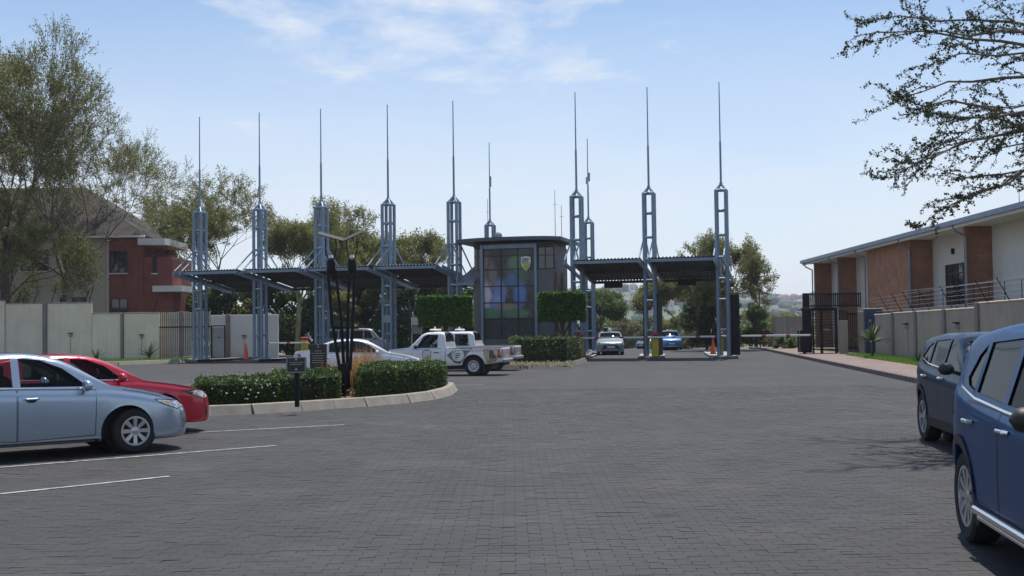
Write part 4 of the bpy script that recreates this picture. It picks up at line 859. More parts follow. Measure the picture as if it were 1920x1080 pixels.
# ------------------------------------------------------------------ gate: lattice masts and tilted canopies
MAST_H = 15.0
def mast_meshes():
    d = {}; s = .26
    d['chord'] = MB().tube((0, 0, .14), (0, 0, 9.12), .094, n=12).mesh('chord', 40)
    mb = MB()
    for a, b in (((-s, -s), (s, -s)), ((s, -s), (s, s)), ((s, s), (-s, s)), ((-s, s), (-s, -s))): mb.tube((a[0], a[1], 0), (b[0], b[1], 0), .060, n=8)
    d['rung'] = mb.mesh('rung', 40)
    mb = MB()
    for x in (-s, s):
        for y in (-s, s): mb.tube((x, y, 9.08), (0, 0, 9.46), .065, n=8)
    mb.lathe([(0, 9.58), (.06, 9.56), (.09, 9.48), (.08, 9.38), (0, 9.34)], n=12); d['cap'] = mb.mesh('cap', 40)
    d['spike'] = MB().tube((0, 0, 9.5), (0, 0, 11.75), .062, .056, 8).tube((0, 0, 11.75), (0, 0, MAST_H), .040, .026, 8).mesh('spike', 40)
    d['arm'] = MB().beam((0, -2.35, 5.26), (0, 3.7, 4.33), .10, .20).mesh('arm')
    d['brace_f'] = MB().tube((0, -s, 6.68), (0, -2.2, 5.42), .042, n=8).mesh('brace', 40); d['brace_b'] = MB().tube((0, s, 6.68), (0, 2.6, 4.85), .042, n=8).mesh('brace', 40)
    d['foot'] = MB().cbox((0, 0, .155), (.85, .85, .05), .012).mesh('foot_plate')
    for k in d: d[k].materials.append(m_steel)
    return d
MM = mast_meshes(); MASTS = []
def mast(px, py, g, label, canopy=True, group=None, rungs=(9.1, 8.0, 6.68, 5.48, 4.32, 3.2, 1.55)):
    P = G(px, py, MAST_H); root = empty('gate_mast', (P.x, P.y, 0), -g, label, 'mast', group); s = .26
    for x in (-s, s):
        for y in (-s, s): link('chord', MM['chord'], None, root, (x, y, 0))
    for z in rungs: link('rung', MM['rung'], None, root, (0, 0, z))
    link('cap', MM['cap'], None, root); link('spike', MM['spike'], None, root); link('foot_plate', MM['foot'], None, root)
    if canopy:
        for x in (-s, s): link('brace', MM['brace_f'], None, root, (x, 0, 0)); link('brace', MM['brace_b'], None, root, (x, 0, 0))
        for x in (-.24, .24): link('arm', MM['arm'], None, root, (x, 0, 0))
    MASTS.append(root); return root
gl, gr = R(20), R(15)
mt = ['outermost steel lattice mast of the left canopies, beside the slatted fence', 'lattice mast standing over the orange cone, left canopies', 'lattice mast behind the black floodlight pole', 'lattice mast with a pale plate fixed low on it', 'lattice mast close beside the guardhouse wall, end of left canopies']
tops_l = [(374, 219), (486, 211), (601, 204), (726, 196), (849, 189)]
ML = [mast(x, y, gl, l) for (x, y), l in zip(tops_l, mt)]
tops_r = [(1078, 173), (1213, 163), (1348, 154)]
MR = [mast(x, y, gr, l) for (x, y), l in zip(tops_r, ['lattice mast beside the clipped tree and guardhouse, right canopies', 'lattice mast between the two barrier lanes', 'lattice mast at the open end of the right canopies'])]
RM = [mast(917, 267, gr, 'distant lattice mast rising behind the guardhouse roof', False), mast(1101, 260, gr, 'distant lattice mast behind the barrier lane with aerials on its spike', False)]
MB().box((0, -.32, 2.42), (.62, .05, .42)).build('plate', m_grey, ML[3])
mb = MB(); mb.box((.06, 0, 12.2), (.12, .1, .75)); mb.build('aerial', m_grey, RM[0]); mb = MB(); mb.box((.1, 0, 12.3), (.1, .1, .6)); mb.box((-.1, 0, 12.05), (.08, .1, .5)); mb.build('aerial', m_grey, RM[1])
mb = MB(); mb.lathe([(0, 0), (.12, .02), (.24, .08), (.30, .16)], (.62, -.3, 8.3), 'y', 18); mb.tube((.26, -.2, 8.3), (.6, -.25, 8.3), .03); mb.build('dish', m_grey, RM[0], smooth=40)
def canopy(a, b, g, label, group=None, ins=.20, v0=-2.2, v1=3.6, zf=5.44, zb=4.52, nm='canopy'):
    A, B = a.copy(), b.copy(); A.z = B.z = 0; e2 = Vector((math.sin(g), math.cos(g), 0)); L = (B - A).length; e1 = (B - A) / L; u0, u1 = ins, L - ins
    root = empty(nm, A + e1 * L / 2, 0, label, 'canopy', group); o = A + e1 * L / 2; pitch = .19; n = int((u1 - u0) / pitch * 8); V = []; F = []
    for v, z in ((v0, zf), (v1, zb)):
        for k in range(n + 1):
            u = u0 + (u1 - u0) * k / n; w = math.sin(2 * math.pi * (u - u0) / pitch); w = max(-1, min(1, w * 1.6)) * .028; p = A + e1 * u + e2 * v - o; V.append((p.x, p.y, z + w)); V.append((p.x, p.y, z + w - .012))
    m = 2 * (n + 1)
    for k in range(n):
        i = 2 * k; F += [(i, i + 2, m + i + 2, m + i), (i + 1, m + i + 1, m + i + 3, i + 3), (i, i + 1, i + 3, i + 2), (m + i, m + i + 2, m + i + 3, m + i + 1)]
    F += [(0, m, m + 1, 1), (m - 2, m - 1, 2 * m - 1, 2 * m - 2)]
    so = MB().add(V, F).build('roof_sheet', m_sheet, root); so.data.materials.append(m_sheet_shade)
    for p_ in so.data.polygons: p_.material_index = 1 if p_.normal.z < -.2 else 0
    for v in (v0 + .10, (v0 + v1) / 2, v1 - .15):
        z = zf + (zb - zf) * (v - v0) / (v1 - v0) - .14; p, q = A + e1 * (u0 - .0) + e2 * v - o, A + e1 * u1 + e2 * v - o; p.z = q.z = z; MB().beam(p, q, .09, .16).build('purlin', m_steel if v < v0 + .2 else m_dark, root)  # inner purlins get darker metal: shade under the sheet put into colour
    return root, o, e1, e2
lbl = ['first corrugated canopy at the slatted fence end, left gates', 'corrugated canopy over the lane with the orange cone', 'corrugated canopy behind the black floodlight heads', 'corrugated canopy nearest the guardhouse, left gates']
for k in range(4): canopy(ML[k].location, ML[k + 1].location, gl, lbl[k])
cr = [canopy(MR[k].location, MR[k + 1].location, gr, l) for k, l in ((0, 'corrugated canopy over the white car at the barrier'), (1, 'corrugated canopy over the small blue car at the barrier'))]
q = ML[4].location + Vector((math.cos(gl), -math.sin(gl), 0)) * 1.75
canopy(ML[4].location, q, gl, 'short upswept canopy between end mast and guardhouse', ins=.35, v0=-.6, v1=2.6, zf=4.45, zb=5.65, nm='link_canopy')
for (px, py), l in (((1150, 534), 'dark lane sign hanging over the white car lane'), ((1288, 529), 'dark lane sign hanging over the small blue car lane')):
    P = AT(px, py, 67.0); r = empty('lane_sign', P, -gr, l, 'sign'); MB().cbox((0, 0, 0), (1.05, .12, .36), .02).build('panel', m_black, r)
    for x in (-.4, .4): MB().tube((x, 0, .17), (x, 0, .42), .02).build('hanger', m_dark, r)
# traffic islands under the masts
lane = math.atan(.127)
stripe = [MB().cbox((0, 0, .065), (.16, .49, .17), .02).mesh('kerb_block') for _ in (0, 1)]; stripe[0].materials.append(m_wpaint); stripe[1].materials.append(m_black)
def traffic_island(P, rz, w, y0, y1, label, striped=True):
    r = empty('traffic_island', (P.x, P.y, 0), rz, label, 'kerb island'); hw = w / 2
    MB().prism([(-hw + .1, y0 + .1), (hw - .1, y0 + .1), (hw - .1, y1), (-hw + .1, y1)], -.02, .135).build('slab', m_concrete, r)
    MB().cbox((0, y0 + .03, .06), (w, .18, .17), .03).build('nose', m_kerb2, r)
    n = int((y1 - y0 - .2) / .5)
    for sx in (-1, 1):
        for k in range(n): link('kerb_block', stripe[(k + (sx > 0)) % 2] if striped else stripe[1], None, r, (sx * (hw - .07), y0 + .37 + k * .5, 0))
    return r
for m_, l, w in zip(MR, ['kerbed island under the mast beside the planter', 'narrow island between the two barrier lanes', 'striped island at the open end of the gate'], (1.2, 1.45, 1.35)): traffic_island(m_.location, -lane, w, -1.0, 12.0 if 'striped' in l else 7, l)
for m_, l in zip(ML[:4], ['island under the outermost left mast', 'island carrying the orange cone, left gates', 'island under the mast behind the floodlight pole', 'island under the mast with the pale plate']): traffic_island(m_.location, -gl, 1.3, -1.3, 6, l, False)
for m_, dx, l in ((MR[1], -.40, 'tall black screen on the white car side of the middle mast'), (MR[1], .40, 'tall black screen on the blue car side of the middle mast'), (MR[2], .66, 'wide black screen beside the open end mast')):
    r = empty('screen_panel', m_.location + Vector((dx, .1, .13)), -gr if dx != .66 else -R(2), l, 'screen'); wd = .04 if dx != .66 else .50
    MB().cbox((0, .8 if wd < .1 else .2, 1.7), (wd, 1.7 if wd < .1 else .08, 3.3), .015).build('panel', m_black, r); MB().box((0, 0, 3.37), (wd + .03, .1, .05)).build('top_rail', m_dark, r)
# boom barriers
def barrier(P, rz, label, length, dirx=1, hz=1.12, wdt=.36):
    r = empty('boom_barrier', P, rz, label, 'barrier'); MB().cbox((0, 0, .56), (wdt, .32, 1.12), .03).build('housing', m_yellow, r); MB().cbox((0, 0, 1.21), (wdt + .02, .34, .17), .04).build('cap', m_red, r)
    z = hz - .06; MB().cbox((dirx * .05, -.20, z), (.26, .08, .16), .02).build('boom_clamp', m_dark, r); x = -.25; k = 0
    while x < length:
        w = min(.55 if k % 2 == 0 else .22, length - x); w = w * 2 if k % 2 == 0 else w; w = min(w, length - x)
        mb = MB(); mb.cbox((dirx * (x + w / 2), -.28, z), (w, .05, .10), .012); mb.build('boom_section', m_wpaint if k % 2 == 0 else m_red, r); x += w; k += 1
    return r
def base_at(px, py, z=.135): return G(px, py, z)
b1 = AT(1088, 668, 64.4); b1.z = .14; barrier(b1, -R(9), 'yellow boom barrier beside the planter hedge', 4.0)
b2 = MR[1].location + Vector((.12, -.72, .14)); barrier(b2, -R(2), 'yellow boom barrier in front of the middle mast', 3.2)
b3 = MR[2].location + Vector((-.02, .75, .14)); barrier(b3, R(1), 'narrow yellow boom barrier behind the open end mast with longest boom', 4.9, wdt=.2)
b4 = AT(571, 660, 74); b4.z = .12; barrier(b4, R(0), 'yellow boom barrier with boom to the left, under left canopies', 2.6, -1, 1.0, .42)
# traffic cones
def cone(P, label, h=.85):
    r = empty('traffic_cone', P, .3, label, 'traffic cone'); MB().cbox((0, 0, .02), (.40, .40, .04), .015).build('base', m_black, r); k = h / .85
    MB().lathe([(.15 * k, .035), (.14 * k, .08), (.03, h - .02), (.022, h), (0, h)], n=20).build('cone', m_orange, r, smooth=40)
c1 = ML[1].location + Vector((math.cos(gl), -math.sin(gl), 0)) * -.35 - Vector((math.sin(gl), math.cos(gl), 0)) * .95; cone((XA(461, c1.y), c1.y, .135), 'orange cone on the dark island under the left canopies', .98)
c2 = AT(1337, 655, 68.5); cone((c2.x, c2.y, .13), 'orange cone on the striped island at the open end', .95)
# ------------------------------------------------------------------ guardhouse
gh = empty('guardhouse', (XA(888, 67.2), 67.2, 0), -gr, 'dark guardhouse with printed glass front and overhanging curved roof', 'building')
Wg, Dg, Hg = 4.75, 3.6, 6.45
fr = [(.5, 3.72)]
MB().box((.26, .15, 2.6), (.52, .3, 4.96)).build('wall', m_guard, gh); MB().box((4.24, .15, 2.6), (1.02, .3, 4.96)).build('wall', m_guard, gh)
MB().box((Wg - .13, Dg / 2 + .16, 3.3), (.25, Dg - .32, 6.3)).build('side_wall', m_guard, gh); MB().box((.13, Dg / 2 + .16, 3.3), (.25, Dg - .32, 6.3)).build('side_wall', m_guard, gh); MB().box((Wg / 2, Dg - .1, 3.3), (Wg - .52, .2, 6.3)).build('back_wall', m_guard, gh)
for y in (.62, 2.2): MB().cbox((Wg + .06, y, 2.55), (.16, .62, 4.8), .03).build('stone_pier', m_stone, gh)
MB().box((2.12, .22, 6.45), (3.3, .5, .22)).build('lintel', m_steel, gh)
for x0, x1 in ((.04, .48), (3.78, 4.70)):
    w = MB().box(((x0 + x1) / 2, .18, 5.72), (x1 - x0, .06, 1.24)).build('window', m_wglass, gh); mb = MB(); mb.box(((x0 + x1) / 2, .13, 5.72), (.05, .06, 1.24)); mb.box(((x0 + x1) / 2, .13, 5.9), (x1 - x0, .06, .05)); mb.box(((x0 + x1) / 2, .13, 5.12), (x1 - x0, .08, .07)); mb.build('frame', m_frame, w)
for x in (.55, 3.72): MB().box((x, -.02, 3.55), (.14, .22, 5.95)).build('post', m_steel, gh)
zr = [2.34, 3.25, 4.19, 5.15, 5.94, 6.33]; xc = [.62, 1.65, 2.65, 3.65]
for i in range(5):
    for j in range(3):
        mb = MB(); mb.box(((xc[j] + xc[j + 1]) / 2, .10, (zr[i] + zr[i + 1]) / 2), (xc[j + 1] - xc[j] - .05, .03, zr[i + 1] - zr[i] - .05)); mb.build('pane', m_mural, gh)
for z in zr: MB().box((2.135, .06, z), (3.03, .07, .055)).build('mullion', m_frame, gh)
for x in xc[1:3]: MB().box((x, .055, 4.33), (.055, .06, 3.98)).build('mullion', m_frame, gh)
for j in range(3): MB().cbox(((xc[j] + xc[j + 1]) / 2, .10, 1.75), (xc[j + 1] - xc[j] - .02, .12, 1.12), .02).build('stone_panel', m_darkstone, gh)
MB().box((2.135, .12, .6), (3.05, .16, 1.16)).build('plinth', m_guard, gh)
shield = [(-.27, .36), (0, .42), (.27, .36), (.28, 0), (.18, -.26), (0, -.42), (-.18, -.26), (-.28, 0)]
em = MB().plate([(x * 1.0, y * 1.0) for x, y in shield], (3.13, .04, 5.45), (1, 0, 0), (0, 0, 1), .02).build('emblem', m_wpaint, gh)
m_lime = M('emblem_lime', (.42, .48, .04), .5, var=.1); m_egrey = M('emblem_grey', (.25, .30, .33), .5, var=.2, scale=8)
MB().plate([(.25, .05), (.16, -.24), (0, -.38), (-.15, -.25), (-.2, -.12), (.1, .1)], (3.13, .018, 5.45), (1, 0, 0), (0, 0, 1), .012).build('emblem_field', m_lime, em); MB().plate([(-.22, .28), (0, .33), (.2, .28), (.15, .12), (-.23, -.05)], (3.13, .018, 5.45), (1, 0, 0), (0, 0, 1), .012).build('emblem_field', m_egrey, em)
n = 16; V = []; ov = .75; L0, L1 = -ov, Wg + ov * .8
for y in (-ov, Dg + ov):
    for k in range(n + 1):
        t = k / n; x = L0 + (L1 - L0) * t; zc_ = 6.86 + .08 * (1 - abs(2 * t - 1) ** 3); V += [(x, y, zc_), (x, y, zc_ - .20)]
F = []; m = 2 * (n + 1)
for k in range(n):
    i = 2 * k; F += [(i, i + 2, m + i + 2, m + i), (i + 1, m + i + 1, m + i + 3, i + 3), (i, i + 1, i + 3, i + 2), (m + i, m + i + 2, m + i + 3, m + i + 1)]
F += [(0, m, m + 1, 1), (m - 2, m - 1, 2 * m - 1, 2 * m - 2)]; MB().add(V, F).build('roof', M('roof_dark_blue', (.07, .085, .105), .5, .2), gh, smooth=30)
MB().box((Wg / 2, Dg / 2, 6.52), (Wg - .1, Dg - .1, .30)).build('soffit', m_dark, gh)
for x, y, h, l in ((.2, 2.5, 3.2, 'thin aerial'), (4.6, 1.2, 3.4, 'aerial'), (4.75, 2.2, 2.6, 'aerial')):
    mb = MB().tube((x, y, 6.3), (x, y, 6.3 + h), .022, .014, 6); mb.tube((x - .12, y, 6.3 + h * .75), (x + .12, y, 6.3 + h * .75), .012); mb.build('aerial', m_grey, gh)
# ------------------------------------------------------------------ left house
HY = 88.0
hx = lambda px: XA(px, HY); hz_ = lambda px, py: ZA(px, py, HY)
ho = empty('brick_house', (hx(200), HY, 0), 0, 'two storey cream and red brick house with tiled hip roof behind left wall', 'house'); ox = hx(200)
def hb(name, px0, px1, z0, z1, y0, y1, mat, parent=ho): return MB().box(((hx(px0) + hx(px1)) / 2 - ox, (y0 + y1) / 2, (z0 + z1) / 2), (hx(px1) - hx(px0), y1 - y0, z1 - z0)).build(name, mat, parent)
ze = hz_(270, 443)
hb('wall', -140, 207, 0, ze, 0, 9, m_cream); hb('brick_wall', 207.5, 272, 0, ze - .1, -.35, 8, m_redx); hb('brick_wall', 272.5, 326, 0, hz_(300, 482), -.30, 5, m_redx)
hb('flat_roof_slab', 268, 318, hz_(290, 461), hz_(290, 449), -1.2, 5, m_white); hb('porch_slab', 298, 352, hz_(320, 548), hz_(320, 537), -1.6, 2, m_white)
hb('downpipe', 202, 205.5, 2, ze - .2, -.16, -.04, m_white)
x0, x1 = hx(-150) - ox, hx(279) - ox; ya, yb = -.75, 10.2; rz_ = ZA(100, 352, HY + 4.7)
MB().add([(x0, ya, ze), (x1, ya, ze - .05), (x1, yb, ze), (x0, yb, ze), (x0, 4.7, rz_), (hx(118) - ox, 4.7, rz_)], [(0, 1, 5, 4), (1, 2, 5), (2, 3, 4, 5), (3, 0, 4), (0, 3, 2, 1)]).build('roof', m_tile, ho)
hb('gutter', -150, 278, ze - .14, ze + .02, -.90, -.76, m_white)
for (a, b, t, bt, yo) in ((118, 158, 470, 507, 0), (211, 241, 472, 512, -.35), (212, 242, 561, 592, -.35), (114, 160, 558, 574, 0), (10, 44, 560, 574, 0), (40, 90, 470, 508, 0), (290, 296, 480, 512, -.30)):
    zt_, zb_ = hz_(a, t), hz_(a, bt); xm, w, h = (hx(a) + hx(b)) / 2 - ox, hx(b) - hx(a), zt_ - zb_; zm = (zt_ + zb_) / 2
    wd = MB().box((xm, yo - .0, zm), (w, .06, h)).build('window', m_wglass, ho); mb = MB()
    for dx in (-w / 2, 0, w / 2): mb.box((xm + dx, yo - .05, zm), (.07, .06, h + .07))
    for dz in (-h / 2, h / 2): mb.box((xm, yo - .045, zm + dz), (w + .07, .06, .07))
    mb.build('frame', m_frame, wd); MB().box((xm, yo - .10, zb_ - .07), (w + .2, .16, .08)).build('sill', m_white, wd)
# ------------------------------------------------------------------ left boundary wall, fence and pedestrian gate
lw = empty('boundary_wall', (XA(150, LW), LW, 0), 0, 'tall beige plastered wall in front of the brick house', 'wall'); lx = lw.location.x
def lp(name, px0, px1, zt_, y0, y1, mat, parent=lw, z0=-.05): return MB().cbox(((XA(px0, LW) + XA(px1, LW)) / 2 - lx, (y0 + y1) / 2, (z0 + zt_) / 2), (XA(px1, LW) - XA(px0, LW), y1 - y0, zt_ - z0), .015).build(name, mat, parent)
zt1, zt2 = ZA(60, 570, LW), ZA(250, 588, LW)
for a, b, z, yo in ((-260, -120, zt1, 0), (-119, 9.5, zt1 + .2, -.12), (10, 80, zt1, 0), (88.5, 171.5, zt1, 0), (172.5, 226, zt2, 0), (232, 298, zt2, 0)):
    lp('wall_panel', a, b, z, yo, yo + .22, m_plaster_l); lp('coping', a - .3, b + .3, z + .07, yo - .04, yo + .26, m_plaster, z0=z + .004)
for a, b, z in ((80.5, 88, zt1 + .05), (226.5, 231.5, zt2 + .04)): lp('pier', a, b, z, -.10, .24, m_pier)
for px, l in ((62, .9), (95, 1.0), (158, .9), (166, 1.2), (286, 1.0), (30, .8)):
    x = XA(px, LW) - lx; z = zt1 if px < 172 else zt2; MB().tube((x, .1, z), (x + .42, -.25, z + l), .03, .02, 6).build('fence_stay', m_black, lw)
for dz in (.35, .6, .85): MB().tube((XA(-250, LW) - lx, -.02, zt1 + dz), (XA(171, LW) - lx, -.02, zt1 + dz), .006, n=4).build('fence_wire', m_wire, lw)
def wall_lamp(P, rz, label, drop=1.2, grp=None):
    r = empty('wall_lamp', P, rz, label, 'lamp', grp); MB().lathe([(0, -.15), (.07, -.14), (.11, -.06), (.12, .02), (.10, .04)], (0, 0, 0), 'y', 14).build('bulkhead', m_grey, r, smooth=40); MB().box((0, -.02, .12), (.26, .22, .05)).build('hood', m_black, r); MB().tube((0, .02, -.1), (0, .02, -drop), .018, n=6).build('conduit', m_grey, r)
for px, py, l in ((132, 628, 'round wall lamp between the dark pier and the wall step'), (265, 631, 'round wall lamp over the spiky aloe on the left wall')): wall_lamp(AT(px, py, LW - .06), 0, l)
fy = 75.6; fz = ZA(350, 585, fy); sf = empty('slatted_fence', (XA(350, fy), fy, 0), 0, 'cream upright slat fence screened by a dark frame', 'fence'); sx_ = sf.location.x; xs0, xs1 = XA(299, fy) - sx_, XA(394, fy) - sx_
sl = MB().cbox((0, 0, fz / 2), (.085, .05, fz), .01).mesh('slat'); m_slat = M('slat_cream', (.50, .47, .40), .7, var=.15, scale=2); sl.materials.append(m_slat); x = xs0
while x < xs1: link('slat', sl, None, sf, (x, 0, random.Random(int(x * 50)).uniform(-.05, .03))); x += .135
for z in (.35, fz - .45): MB().box(((xs0 + xs1) / 2, .06, z), (xs1 - xs0, .05, .07)).build('rail', m_dark, sf)
MB().cbox((XA(340, fy) - sx_, .02, fz / 2), (.2, .14, fz + .1), .02).build('post', m_pier, sf)
mb = MB(); zt3 = ZA(350, 613, 75.1); mb.box((xs0 - .1, -.5, zt3 / 2), (.14, .1, zt3)); mb.box(((xs0 + xs1) / 2, -.5, zt3), (xs1 - xs0 + .3, .07, .08)); mb.build('dark_frame', m_black, sf)
pg = empty('pedestrian_gate', (XA(409, 75.0), 75.0, 0), 0, 'black framed pedestrian gate with pale panel beside the slat fence', 'gate'); zt4 = ZA(409, 611, 75); mb = MB(); w = .85
for dx in (-w / 2, w / 2): mb.box((dx, 0, zt4 / 2), (.07, .07, zt4))
mb.box((0, 0, zt4), (w + .07, .072, .07)); mb.box((0, 0, .12), (w - .07, .06, .06)); mb.build('gate_frame', m_black, pg); MB().box((0, .03, zt4 / 2), (w - .08, .03, zt4 - .2)).build('panel', m_grey, pg)
mb = MB(); mb.plate([(-.13, .06), (-.04, .0), (.0, .05), (.08, -.02), (.14, .07), (.02, -.05)], (0, -.0, 1.45), (1, 0, 0), (0, 0, 1), .01); mb.build('emblem', m_black, pg)
w2 = empty('boundary_wall', (XA(470, 77), 77, 0), 0, 'pale wall panel behind the orange cone under left canopies', 'wall'); wx = w2.location.x; zt5 = ZA(470, 590, 77)
for a, b in ((396, 424), (432, 522)): MB().cbox(((XA(a, 77) + XA(b, 77)) / 2 - wx, 0, zt5 / 2), (XA(b, 77) - XA(a, 77), .22, zt5), .015).build('wall_panel', m_white, w2)
MB().cbox((XA(428, 77) - wx, -.02, zt5 / 2 + .03), (.26, .34, zt5 + .06), .015).build('pier', m_pier, w2)
wall_lamp(AT(458, 633, 76.85), 0, 'round wall lamp above the orange cone')
# ------------------------------------------------------------------ right: boundary wall, turnstile, cabinet
def WX(y): return KX(y) + 3.55
rw_ = empty('boundary_wall', (WX(47), 47, 0), 0, 'grey beige plastered wall along the right pavement with fence stays', 'wall'); wa = -math.atan(.127)
def rp(name, y0, y1, z, off0, off1, mat, z0=0.05):
    ym = (y0 + y1) / 2; return MB().cbox((WX(ym) - rw_.location.x + (off0 + off1) / 2, ym - 47, (z0 + z) / 2), (off1 - off0, (y1 - y0) / math.cos(wa), z - z0), .015, wa).build(name, mat, rw_)
for y0, y1, z in ((28, 33.6, 2.38), (34.0, 40.6, 2.38), (41.0, 45.4, 2.22), (45.8, 50.6, 2.22), (51.0, 55.6, 2.22), (56.0, 60.6, 2.20)):
    rp('wall_panel', y0, y1, z, 0, .22, m_plaster); rp('coping', y0 - .02, y1 + .02, z + .06, -.03, .25, m_plaster_l, z + .004)
for y, z in ((33.8, 2.44), (40.8, 2.44), (45.6, 2.28), (50.8, 2.28), (55.8, 2.28)): rp('pier', y - .19, y + .19, z, -.09, .25, m_pier)
for y in (37, 39.5, 42.5, 44.6, 48.3, 51.5, 54, 57): MB().tube((WX(y) - rw_.location.x + .1, y - 47, 2.2), (WX(y) - rw_.location.x - .42, y - 47, 3.15), .022, .016, 6).build('fence_stay', m_black, rw_)
for k in range(5): MB().tube((WX(34) - rw_.location.x - .05 - .08 * k, -13, 2.42 + .16 * k), (WX(60) - rw_.location.x - .05 - .08 * k, 13, 2.38 + .16 * k), .006, n=4).build('fence_wire', m_wire, rw_)
for y, l in ((43.5, 'round wall lamp on the right wall behind the dark blue car'), (52.5, 'round wall lamp on the right wall beyond the small aloe')): wall_lamp((WX(y) - .04, y, 1.62), R(-83), l)
fw = empty('boundary_wall', (XA(1478, 90), 90, 0), 0, 'far grey wall panels beyond the turnstile', 'wall')
for k, (a, b, Y) in enumerate(((1450, 1478, 96), (1480, 1508, 88))):
    p, q = XA(a, Y + 3), XA(b, Y - 3); z = ZA(a, 594, Y); mb = MB(); mb.beam((p - fw.location.x, Y + 3 - 90, z / 2 - .2), (q - fw.location.x, Y - 3 - 90, z / 2 - .2), .22, z + .4); mb.build('wall_panel', m_plaster, fw)
TY = 66.5; ts = empty('turnstile', (XA(1538, TY), TY, .13), R(-7), 'black full height turnstile cage beside the brick pavement', 'turnstile')
tx = lambda px: (px - 1538) / FPX * TY
for px in (1508, 1525, 1541, 1567): MB().box((tx(px), 0, 1.27), (.16 if px in (1508, 1567) else .09, .12, 2.54)).build('post', m_black, ts)
MB().box((tx(1537), 0, 2.50), (2.0, .16, .18)).build('header', m_black, ts); MB().box((tx(1516), .1, 1.3), (.42, .05, 2.5)).build('side_screen', m_black, ts); MB().cbox((tx(1505), -.35, .72), (.62, .2, 1.25), .03).build('cabinet', m_black, ts); MB().box((tx(1498), -.4, .75), (.06, .1, 1.3)).build('boom_rest', m_grey, ts)
bar = MB().tube((0, 0, 0), (.74, 0, 0), .022, n=6).mesh('bar'); bar.materials.append(m_dark)
for k in range(13):
    z = .25 + k * .17
    for a in (20, 140, 260):
        o = link('bar', bar, None, ts, (tx(1541), .45, z)); o.rotation_euler = (0, 0, R(a))
    o = link('bar', bar, None, ts, (tx(1541), .05, z))
MB().tube((tx(1541), .45, 0), (tx(1541), .45, 2.5), .05, n=8).build('rotor', m_black, ts); MB().cbox((tx(1549), -.12, 1.35), (.35, .1, .10), .02, .15).build('reader', m_grey, ts)
MB().box((tx(1537), .9, 2.5), (2.0, 1.7, .05)).build('roof', m_black, ts)
zf0, zf1 = 2.60, ZA(1560, 549, TY) - .13
tf = MB().box((tx(1560), .02, zf1 - .08), (tx(1614) - tx(1508), .05, .06)).build('top_fence', m_black, ts); MB().box((tx(1560), .02, zf0 + .10), (tx(1614) - tx(1508), .05, .06)).build('rail', m_black, tf); MB().box((tx(1513), .0, (zf0 + zf1) / 2), (.40, .06, zf1 - zf0)).build('screen', m_black, tf)
pal = MB().prism([(-.028, -.02), (.028, -.02), (.028, .02), (-.028, .02)], zf0, zf1).mesh('pale'); pal.materials.append(m_black); x = tx(1522)
while x < tx(1614): link('pale', pal, None, tf, (x, 0, 0)); x += .105
pf = empty('palisade_gate', (XA(1592, 65), 65, .13), R(-7), 'narrow black barred gate between two grey gateposts', 'gate'); px_ = lambda p: (p - 1592) / FPX * 65
for a, b, z in ((1574, 1589, 1.85), (1610, 1621, 2.35)): MB().cbox(((px_(a) + px_(b)) / 2, 0, z / 2), (px_(b) - px_(a), .4, z), .02).build('gatepost', m_plaster, pf)
for p in (1590.5, 1594.5, 1598.5, 1602.5, 1606.5): MB().box((px_(p), -.02, 1.2), (.045, .05, 2.2)).build('bar', m_black, pf)
for z in (.35, 2.2): MB().box((px_(1598.5), .03, z), (px_(1608) - px_(1589), .04, .07)).build('rail', m_black, pf)
for k in range(5): MB().box((px_(1575 + 3.4 * k), 0, 2.15), (.05, .05, .62)).build('spike', m_black, pf)
cb = empty('service_cabinet', (XA(1637, 61.5), 61.5, .12), R(-8), 'tall navy blue cabinet with pale keypad panel', 'cabinet'); MB().cbox((0, 0, 1.2), (.85, .6, 2.4), .03).build('body', m_navy, cb); MB().box((-.2, -.31, 1.45), (.13, .03, .85)).build('panel', m_grey, cb); MB().box((-.2, -.33, 1.62), (.09, .02, .25)).build('keypad', m_black, cb); MB().cbox((0, 0, 2.43), (.95, .7, .07), .02).build('roof', m_grey, cb)
MB().cbox((.80, .12, 1.18), (.72, .5, 2.36), .03).build('side_pillar', m_pier, cb)
# ------------------------------------------------------------------ right terrace building
BX0, BX1 = 22.9, 24.2
def bxo(y): return .026 * (y - 60)
tb = empty('terrace_building', (24.2, 60, 0), 0, 'long brick and plaster terrace with mono pitch roof behind right wall', 'building')
def tbx(name, x0, x1, y0, y1, z0, z1, mat, parent=tb):
    s0, s1 = bxo(y0), bxo(y1); P = [(x0 + s0, y0), (x1 + s0, y0), (x1 + s1, y1), (x0 + s1, y1)]; mb = MB(); mb.prism([(p[0] - 24.2, p[1] - 60) for p in P], z0, z1); return mb.build(name, mat, parent)
EZ = 6.6
tbx('wall', BX1, 30, 34, 92.5, 0, EZ + .1, m_white)
for y in (48.5, 58.9, 84.5, 91.8): tbx('brick_fin', BX0, BX1 - .004, y, y + .34, 0, EZ - .02, m_brick_shade)
tbx('brick_bay', BX0, BX1 - .004, 68.0, 77.0, 0, EZ - .02, m_brick_w); tbx('brick_return_shaded', BX0 + .004, BX1 - .004, 67.9, 67.996, 0, EZ - .03, m_brick_shade)
tbx('soffit', 22.3, 30, 33.5, 93, EZ, EZ + .06, m_white); tbx('fascia', 22.22, 22.296, 33.5, 93.1, EZ - .10, EZ + .18, m_white)
tbx('roof', 22.1, 30.2, 33.4, 93.3, EZ + .19, EZ + .30, m_steel); tbx('gutter', 22.06, 22.21, 33.4, 93.2, EZ + .05, EZ + .185, m_steel)
